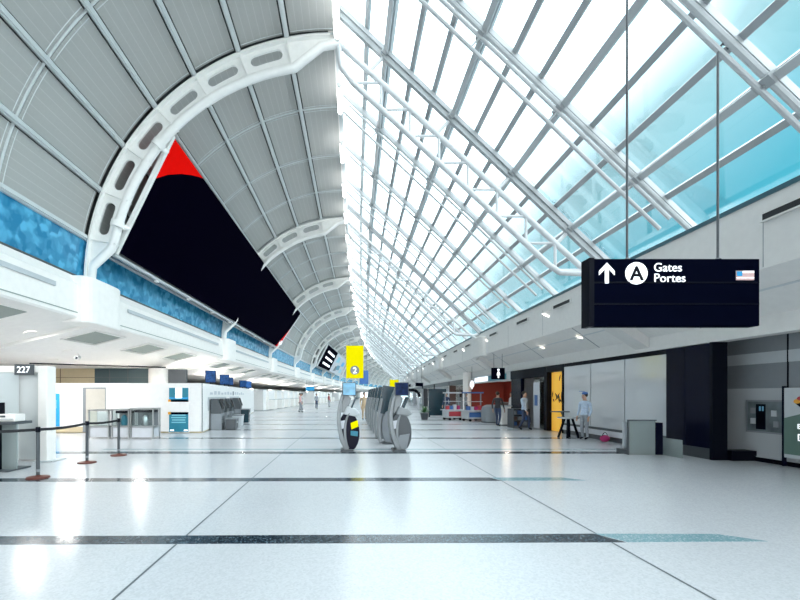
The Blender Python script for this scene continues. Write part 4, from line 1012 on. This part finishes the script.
b = MB(); b.box((-.26, -.3, .05), (.26, .3, 1.0)); b.build('body', M['white'], wc, bevel=.01)
b = MB(); b.box((-.3, -.34, 1.0), (.3, .34, 1.04)); b.build('counter_top', M['ltgrey'], wc); b = MB(); b.box((-.22, -.26, 0), (.22, .26, .05)); b.build('plinth', M['dkgrey'], wc)
dr = empty('display_rack', (8.55, 20.7, 0), .1, 'dark low shelved rack before the black shop entrance', 'rack')
for x in (-.42, .38):
    b = MB(); b.box((x, -.3, 0), (x + .04, .3, .92)); b.build('side_panel', M['dkgrey'], dr)
for z in (.08, .34, .62, .9):
    b = MB(); b.box((-.42, -.3, z), (.42, .3, z + .03)); b.build('shelf', M['dkgrey'], dr)
for j, z in enumerate((.11, .37, .65)):
    for i in range(3):
        b = MB(); b.box((-.1, -.2, 0), (.1, .2, .18)); o = b.build('folded_item', M[('goodsb', 'brown', 'grey')[(i + j) % 3]], bevel=.02); o.location = Vector((8.55 - .26 + .25 * i, 20.7, z)); o.rotation_euler.z = .1
        tag(o, '%s folded item on the dark rack, %s shelf up' % (('blue', 'brown', 'grey')[(i + j) % 3], ORD[j]), 'goods', 'folded items on the dark rack')
# far gateway frame, planter
ga = empty('gateway_frame', P(5.2, 46, 0), rot(46), 'far dark rounded gateway frame with pale posts beyond the kiosk row', 'gateway')
b = MB(); pts = [(-1.9, 0, 2.15), (0, 0, 2.2), (1.2, 0, 2.12), (1.6, 0, 1.9), (1.75, 0, 1.4)]
for i in range(4): b.bar(pts[i], pts[i + 1], .3, .26, up=(0, 1, 0))
b.build('beam', M['black'], ga)
for x in (-1.7, 1.5):
    b = MB(); b.box((x, -.1, 0), (x + .22, .1, 2.1)); b.build('post', M['pale'], ga)
pl = empty('potted_plant', P(4.85, 27.6, 0), 0, 'low green potted plant far off beside the teal glass door', 'plant')
b = MB(); b.lathe([(.20, 0), (.28, .4), (.30, .42), (.26, .42)], n=18); b.build('pot', M['dkgrey'], pl, smooth=True)
random.seed(2); b = MB()
for i in range(60):
    a = random.uniform(0, 2 * PI); e_ = random.uniform(.2, 1.3); l = random.uniform(.3, .6); d = Vector((cos(a) * cos(e_), sin(a) * cos(e_), sin(e_))); c = Vector((0, 0, .42)); sd = Vector((-sin(a), cos(a), 0)) * .05
    b.add([c, c + d * l * .5 + sd, c + d * l, c + d * l * .5 - sd], [(0, 1, 2, 3)])
b.build('foliage', M['leaf'], pl)
td = empty('glass_door_case', P(6.3, 31, 0), rot(31), 'teal glass case with dark frame far off before the pale shop', 'case')
b = MB(); b.box((-.55, 0, .1), (.55, .3, 1.9)); b.build('teal_glass', M['teal'], td)
for x in (-.62, .55):
    b = MB(); b.box((x, -.03, 0), (x + .09, .33, 2.0)); b.build('frame_post', M['teal'], td)
b = MB(); b.box((-.62, -.03, 1.9), (.64, .33, 2.05)); b.build('frame_head', M['teal'], td)

# shop lights
for (x, y, z, p, c) in ((11.0, 25, 2.9, 40, (1, .85, .65)), (11.2, 29, 2.9, 40, (1, .82, .6)), (10.9, 37, 2.9, 40, (1, .95, .9)), (11.4, 44, 2.9, 50, (1, 1, 1)), (12.2, 55, 2.9, 60, (1, 1, 1)), (13.4, 70, 2.9, 80, (1, 1, 1)), (15.4, 90, 2.9, 90, (1, 1, 1))):
    downlight(Vector((x, y, z)), 'round ceiling light inside the shops, %s from the camera' % ORD[int(y // 7) - 3 if y < 60 else int(y // 10)], p, color=c)
for i, (x, y) in enumerate(((8.55, 15.3), (8.6, 18.4), (8.5, 12.4))):
    z = 4.02 - (x - 8.05) * .72 - .015
    r = empty('soffit_spot', (x, y, z), 0, 'small round spot fitting in the sloped grey soffit, %s group' % ORD[i], 'light')
    b = MB(); b.lathe([(.001, 0), (.09, 0), (.09, -.02), (.001, -.02)], n=18); b.build('lens', M['down'], r); b = MB(); b.lathe([(.09, 0), (.12, 0), (.12, -.025), (.09, -.025)], n=18); b.build('rim', M['white'], r)

# ------------------------------------------------------------------ people
def person(loc, rz, label, shirt, trousers, hair='hair', walk=0., h=1.0, cap=None):
    J = []; E = []; Rr = []
    def v(p, r, par=None):
        J.append(Vector(p)); Rr.append(r if isinstance(r, tuple) else (r, r))
        if par is not None: E.append((par, len(J) - 1))
        return len(J) - 1
    pel = v((0, 0, .95), (.15, .11)); wa = v((0, 0, 1.08), (.135, .10), pel); ch = v((0, 0, 1.28), (.165, .115), wa); up = v((0, .01, 1.40), (.13, .09), ch)
    nk = v((0, .0, 1.50), (.055, .055), up); h0 = v((0, -.02, 1.58), (.075, .085), nk); h1 = v((0, -.015, 1.66), (.082, .10), h0); h2 = v((0, 0, 1.73), (.055, .065), h1)
    v((0, -.125, 1.625), (.016, .016), h1)
    tips = []
    for s in (-1, 1):
        w = walk * s
        hp = v((s * .095, 0, .90), (.095, .10), pel); kn = v((s * .10, -.10 * max(0, w) * 2 - .03, .50), (.062, .066), hp); an = v((s * .10, .22 * -w + .02, .10), (.042, .045), kn); v((s * .105, .22 * -w - .13, .045), (.042, .035), an)
        sh = v((s * .20, .01, 1.39), (.062, .062), up); el = v((s * .255, .02 + .12 * w, 1.11), (.044, .044), sh); wr_ = v((s * .25, -.09 + .2 * w, .88), (.030, .028), el)
        pm = v((s * .245, -.12 + .22 * w, .80), (.030, .022), wr_)
        for k, (dx, l) in enumerate(((-.03, .075), (-.01, .09), (.01, .085), (.03, .065))):
            a = v((s * .245 + .0, -.12 + .22 * w + dx, .80 - l * .55 - .02), (.0095, .0095), pm); v((s * .235, -.13 + .22 * w + dx, .80 - l - .02), (.008, .008), a)
        v((s * .235, -.17 + .22 * w, .79), (.010, .010), wr_)
    me = bpy.data.meshes.new('person'); me.from_pydata([p * h for p in J], E, []); o = bpy.data.objects.new('tmp_person', me); COL.objects.link(o)
    sk = o.modifiers.new('skin', 'SKIN'); 
    for i, d in enumerate(me.skin_vertices[0].data): d.radius = (Rr[i][0] * h, Rr[i][1] * h); d.use_root = (i == 0)
    sb = o.modifiers.new('sub', 'SUBSURF'); sb.levels = 2; sb.render_levels = 2
    dg = bpy.context.evaluated_depsgraph_get(); m2 = bpy.data.meshes.new_from_object(o.evaluated_get(dg)); bpy.data.objects.remove(o)
    for mm in (M['skin'], shirt, trousers, M['black']): 
        m2.materials.append(mm)
    for f in m2.polygons:
        c = f.center / h; f.use_smooth = True
        f.material_index = 3 if c.z < .11 else 2 if (c.z < .94 and abs(c.x) < .19) else 1 if (c.z < 1.475 and c.z > .90) else 0
    m2.name = 'person'
    r = bpy.data.objects.new('person', m2); COL.objects.link(r); r.location = loc; r.rotation_euler.z = rz; tag(r, label, 'person')
    b = MB(); b.ball((0, .022 * h, 1.69 * h), .092 * h, .105 * h, .098 * h, 16); b.build('hair', M[hair], r, smooth=True)
    if cap is not None:
        b = MB(); b.ball((0, .01 * h, 1.745 * h), .10 * h, .115 * h, .06 * h, 16); b.box((-.07, -.20, 1.72), (.07, -.08, 1.735)); b.build('cap', cap, r, smooth=True)
    for s in (-1, 1):
        b = MB(); b.ball((s * .033 * h, -.104 * h, 1.66 * h), .012, .008, .008, 8); b.build('eye', M['black'], r)
    b = MB(); b.box((-.025 * h, -.112 * h, 1.588 * h), (.025 * h, -.095 * h, 1.596 * h)); b.build('mouth', M['magenta'], r)
    return r
lb = cloth((.45, .55, .68), 'cloth_light_blue'); nv = cloth((.03, .05, .11), 'cloth_navy'); gy = cloth((.30, .32, .35), 'cloth_grey'); wh = cloth((.72, .72, .72), 'cloth_white'); pk = cloth((.70, .42, .42), 'cloth_pink'); tn_ = cloth((.55, .40, .26), 'cloth_tan'); bk = cloth((.03, .03, .035), 'cloth_black')
person((8.55, 14.98, 0), -1.2, 'person in pale blue shirt and blue cap standing by the dark stand', lb, gy, cap=M['goodsb'], h=.95)
person((8.2, 19.2, 0), .6, 'person in pale blue top walking before the black shop entrance', lb, nv, walk=.8)
person((7.75, 21.3, 0), 2.4, 'person in black walking beside the dark rack', bk, nv, walk=.6)
person((9.6, 24.2, 0), -1.4, 'person in white standing at the orange restaurant', wh, bk)
person((8.2, 28.5, 0), 1.0, 'person in grey jacket walking before the red restaurant wall', gy, bk, walk=.7)
person(P(6.6, 29.2, 0), -.8, 'person in navy standing behind the farther retail cart', nv, gy)
person(P(.9, 27.0, 0), .3, 'person in tan coat standing beyond the kiosk row', tn_, tn_)
person(P(-4.9, 38.5, 0), 1.4, 'person in pink top at the far check-in counters', pk, gy, walk=.5)
person(P(-5.6, 44.0, 0), -1.2, 'person in white shirt and grey trousers far down by check-in', wh, gy, walk=.6)
person(P(-4.6, 48.5, 0), .8, 'person in grey jacket far down by check-in', gy, nv)
person(P(-3.9, 56.0, 0), 2.0, 'person in red-brown clothes far down the middle of the hall', cloth((.4, .1, .1), 'cloth_red'), gy)

# end of the hall, glazing added so the sky brightens it
we = empty('window_99', P(0, S0 + BAY * N1 - 1, 0), rot(S0 + BAY * N1), kind='structure'); we.name = 'window_added_end'
b = MB(); b.box((-12, 0, .1), (16, .04, 14)); b.build('glass_pane', M['glass'], we)
for x in range(-12, 17, 2):
    b = MB(); b.box((x - .06, -.1, 0), (x + .06, .1, 14)); b.build('mullion', M['steel'], we)
for z in (0.1, 3, 6, 9, 12):
    b = MB(); b.box((-12, -.09, z - .06), (16, .09, z + .06)); b.build('transom', M['steel'], we)

# ------------------------------------------------------------------ sky, camera, colour
w = bpy.data.worlds.new('sky'); sc.world = w; w.use_nodes = True; nt = w.node_tree; nt.nodes.clear()
tc = nt.nodes.new('ShaderNodeTexCoord'); sp = nt.nodes.new('ShaderNodeSeparateXYZ'); nt.links.new(tc.outputs['Generated'], sp.inputs[0])
def mth(op, a, b_=None, c=None):
    n = nt.nodes.new('ShaderNodeMath'); n.operation = op
    for i, x in enumerate((a, b_, c)):
        if x is None: continue
        if isinstance(x, (int, float)): n.inputs[i].default_value = x
        else: nt.links.new(x, n.inputs[i])
    return n.outputs[0]
ns = nt.nodes.new('ShaderNodeTexNoise'); ns.inputs['Scale'].default_value = 2.2; ns.inputs['Detail'].default_value = 5; nt.links.new(tc.outputs['Generated'], ns.inputs['Vector'])
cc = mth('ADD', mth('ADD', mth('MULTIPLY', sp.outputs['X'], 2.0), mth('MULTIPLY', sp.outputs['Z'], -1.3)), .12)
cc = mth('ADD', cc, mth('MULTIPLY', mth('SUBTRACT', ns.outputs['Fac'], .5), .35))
cc = mth('ADD', cc, mth('MULTIPLY', mth('MINIMUM', mth('SUBTRACT', sp.outputs['Y'], .45), 0.0), 3.0))  # unseen sky behind the camera made whiter and brighter to light the fascia
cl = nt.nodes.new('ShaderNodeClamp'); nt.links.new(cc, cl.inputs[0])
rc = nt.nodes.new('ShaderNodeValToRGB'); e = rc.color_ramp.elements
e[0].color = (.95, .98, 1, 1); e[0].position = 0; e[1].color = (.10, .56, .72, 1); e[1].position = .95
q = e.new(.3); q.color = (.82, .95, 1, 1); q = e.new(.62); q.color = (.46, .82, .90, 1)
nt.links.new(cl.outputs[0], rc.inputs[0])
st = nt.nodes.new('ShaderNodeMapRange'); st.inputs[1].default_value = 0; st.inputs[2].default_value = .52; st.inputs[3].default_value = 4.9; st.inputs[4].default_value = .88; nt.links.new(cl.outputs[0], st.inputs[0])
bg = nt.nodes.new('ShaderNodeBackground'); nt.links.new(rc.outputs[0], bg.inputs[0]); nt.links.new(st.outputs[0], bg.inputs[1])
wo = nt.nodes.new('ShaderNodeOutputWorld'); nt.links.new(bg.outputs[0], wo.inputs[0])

cam = bpy.data.cameras.new('camera'); co = bpy.data.objects.new('camera', cam); COL.objects.link(co); sc.camera = co
co.location = (0, 0, 1.6); co.rotation_euler = (PI / 2, 0, 0)
cam.sensor_width = 36; cam.sensor_fit = 'HORIZONTAL'; cam.lens = 420 / 800 * 36; cam.shift_x = 55 / 800; cam.shift_y = 95 / 800; cam.clip_end = 1000; cam.clip_start = .05
vs = sc.view_settings; vs.view_transform = 'Standard'; vs.look = 'None'; vs.exposure = .20; vs.gamma = 1; vs.use_curve_mapping = False
sc.cycles.max_bounces = 10; sc.cycles.diffuse_bounces = 5; sc.cycles.transparent_max_bounces = 24; sc.cycles.use_denoising = True
sc.cycles.sample_clamp_indirect = 8; sc.cycles.caustics_reflective = False; sc.cycles.caustics_refractive = False
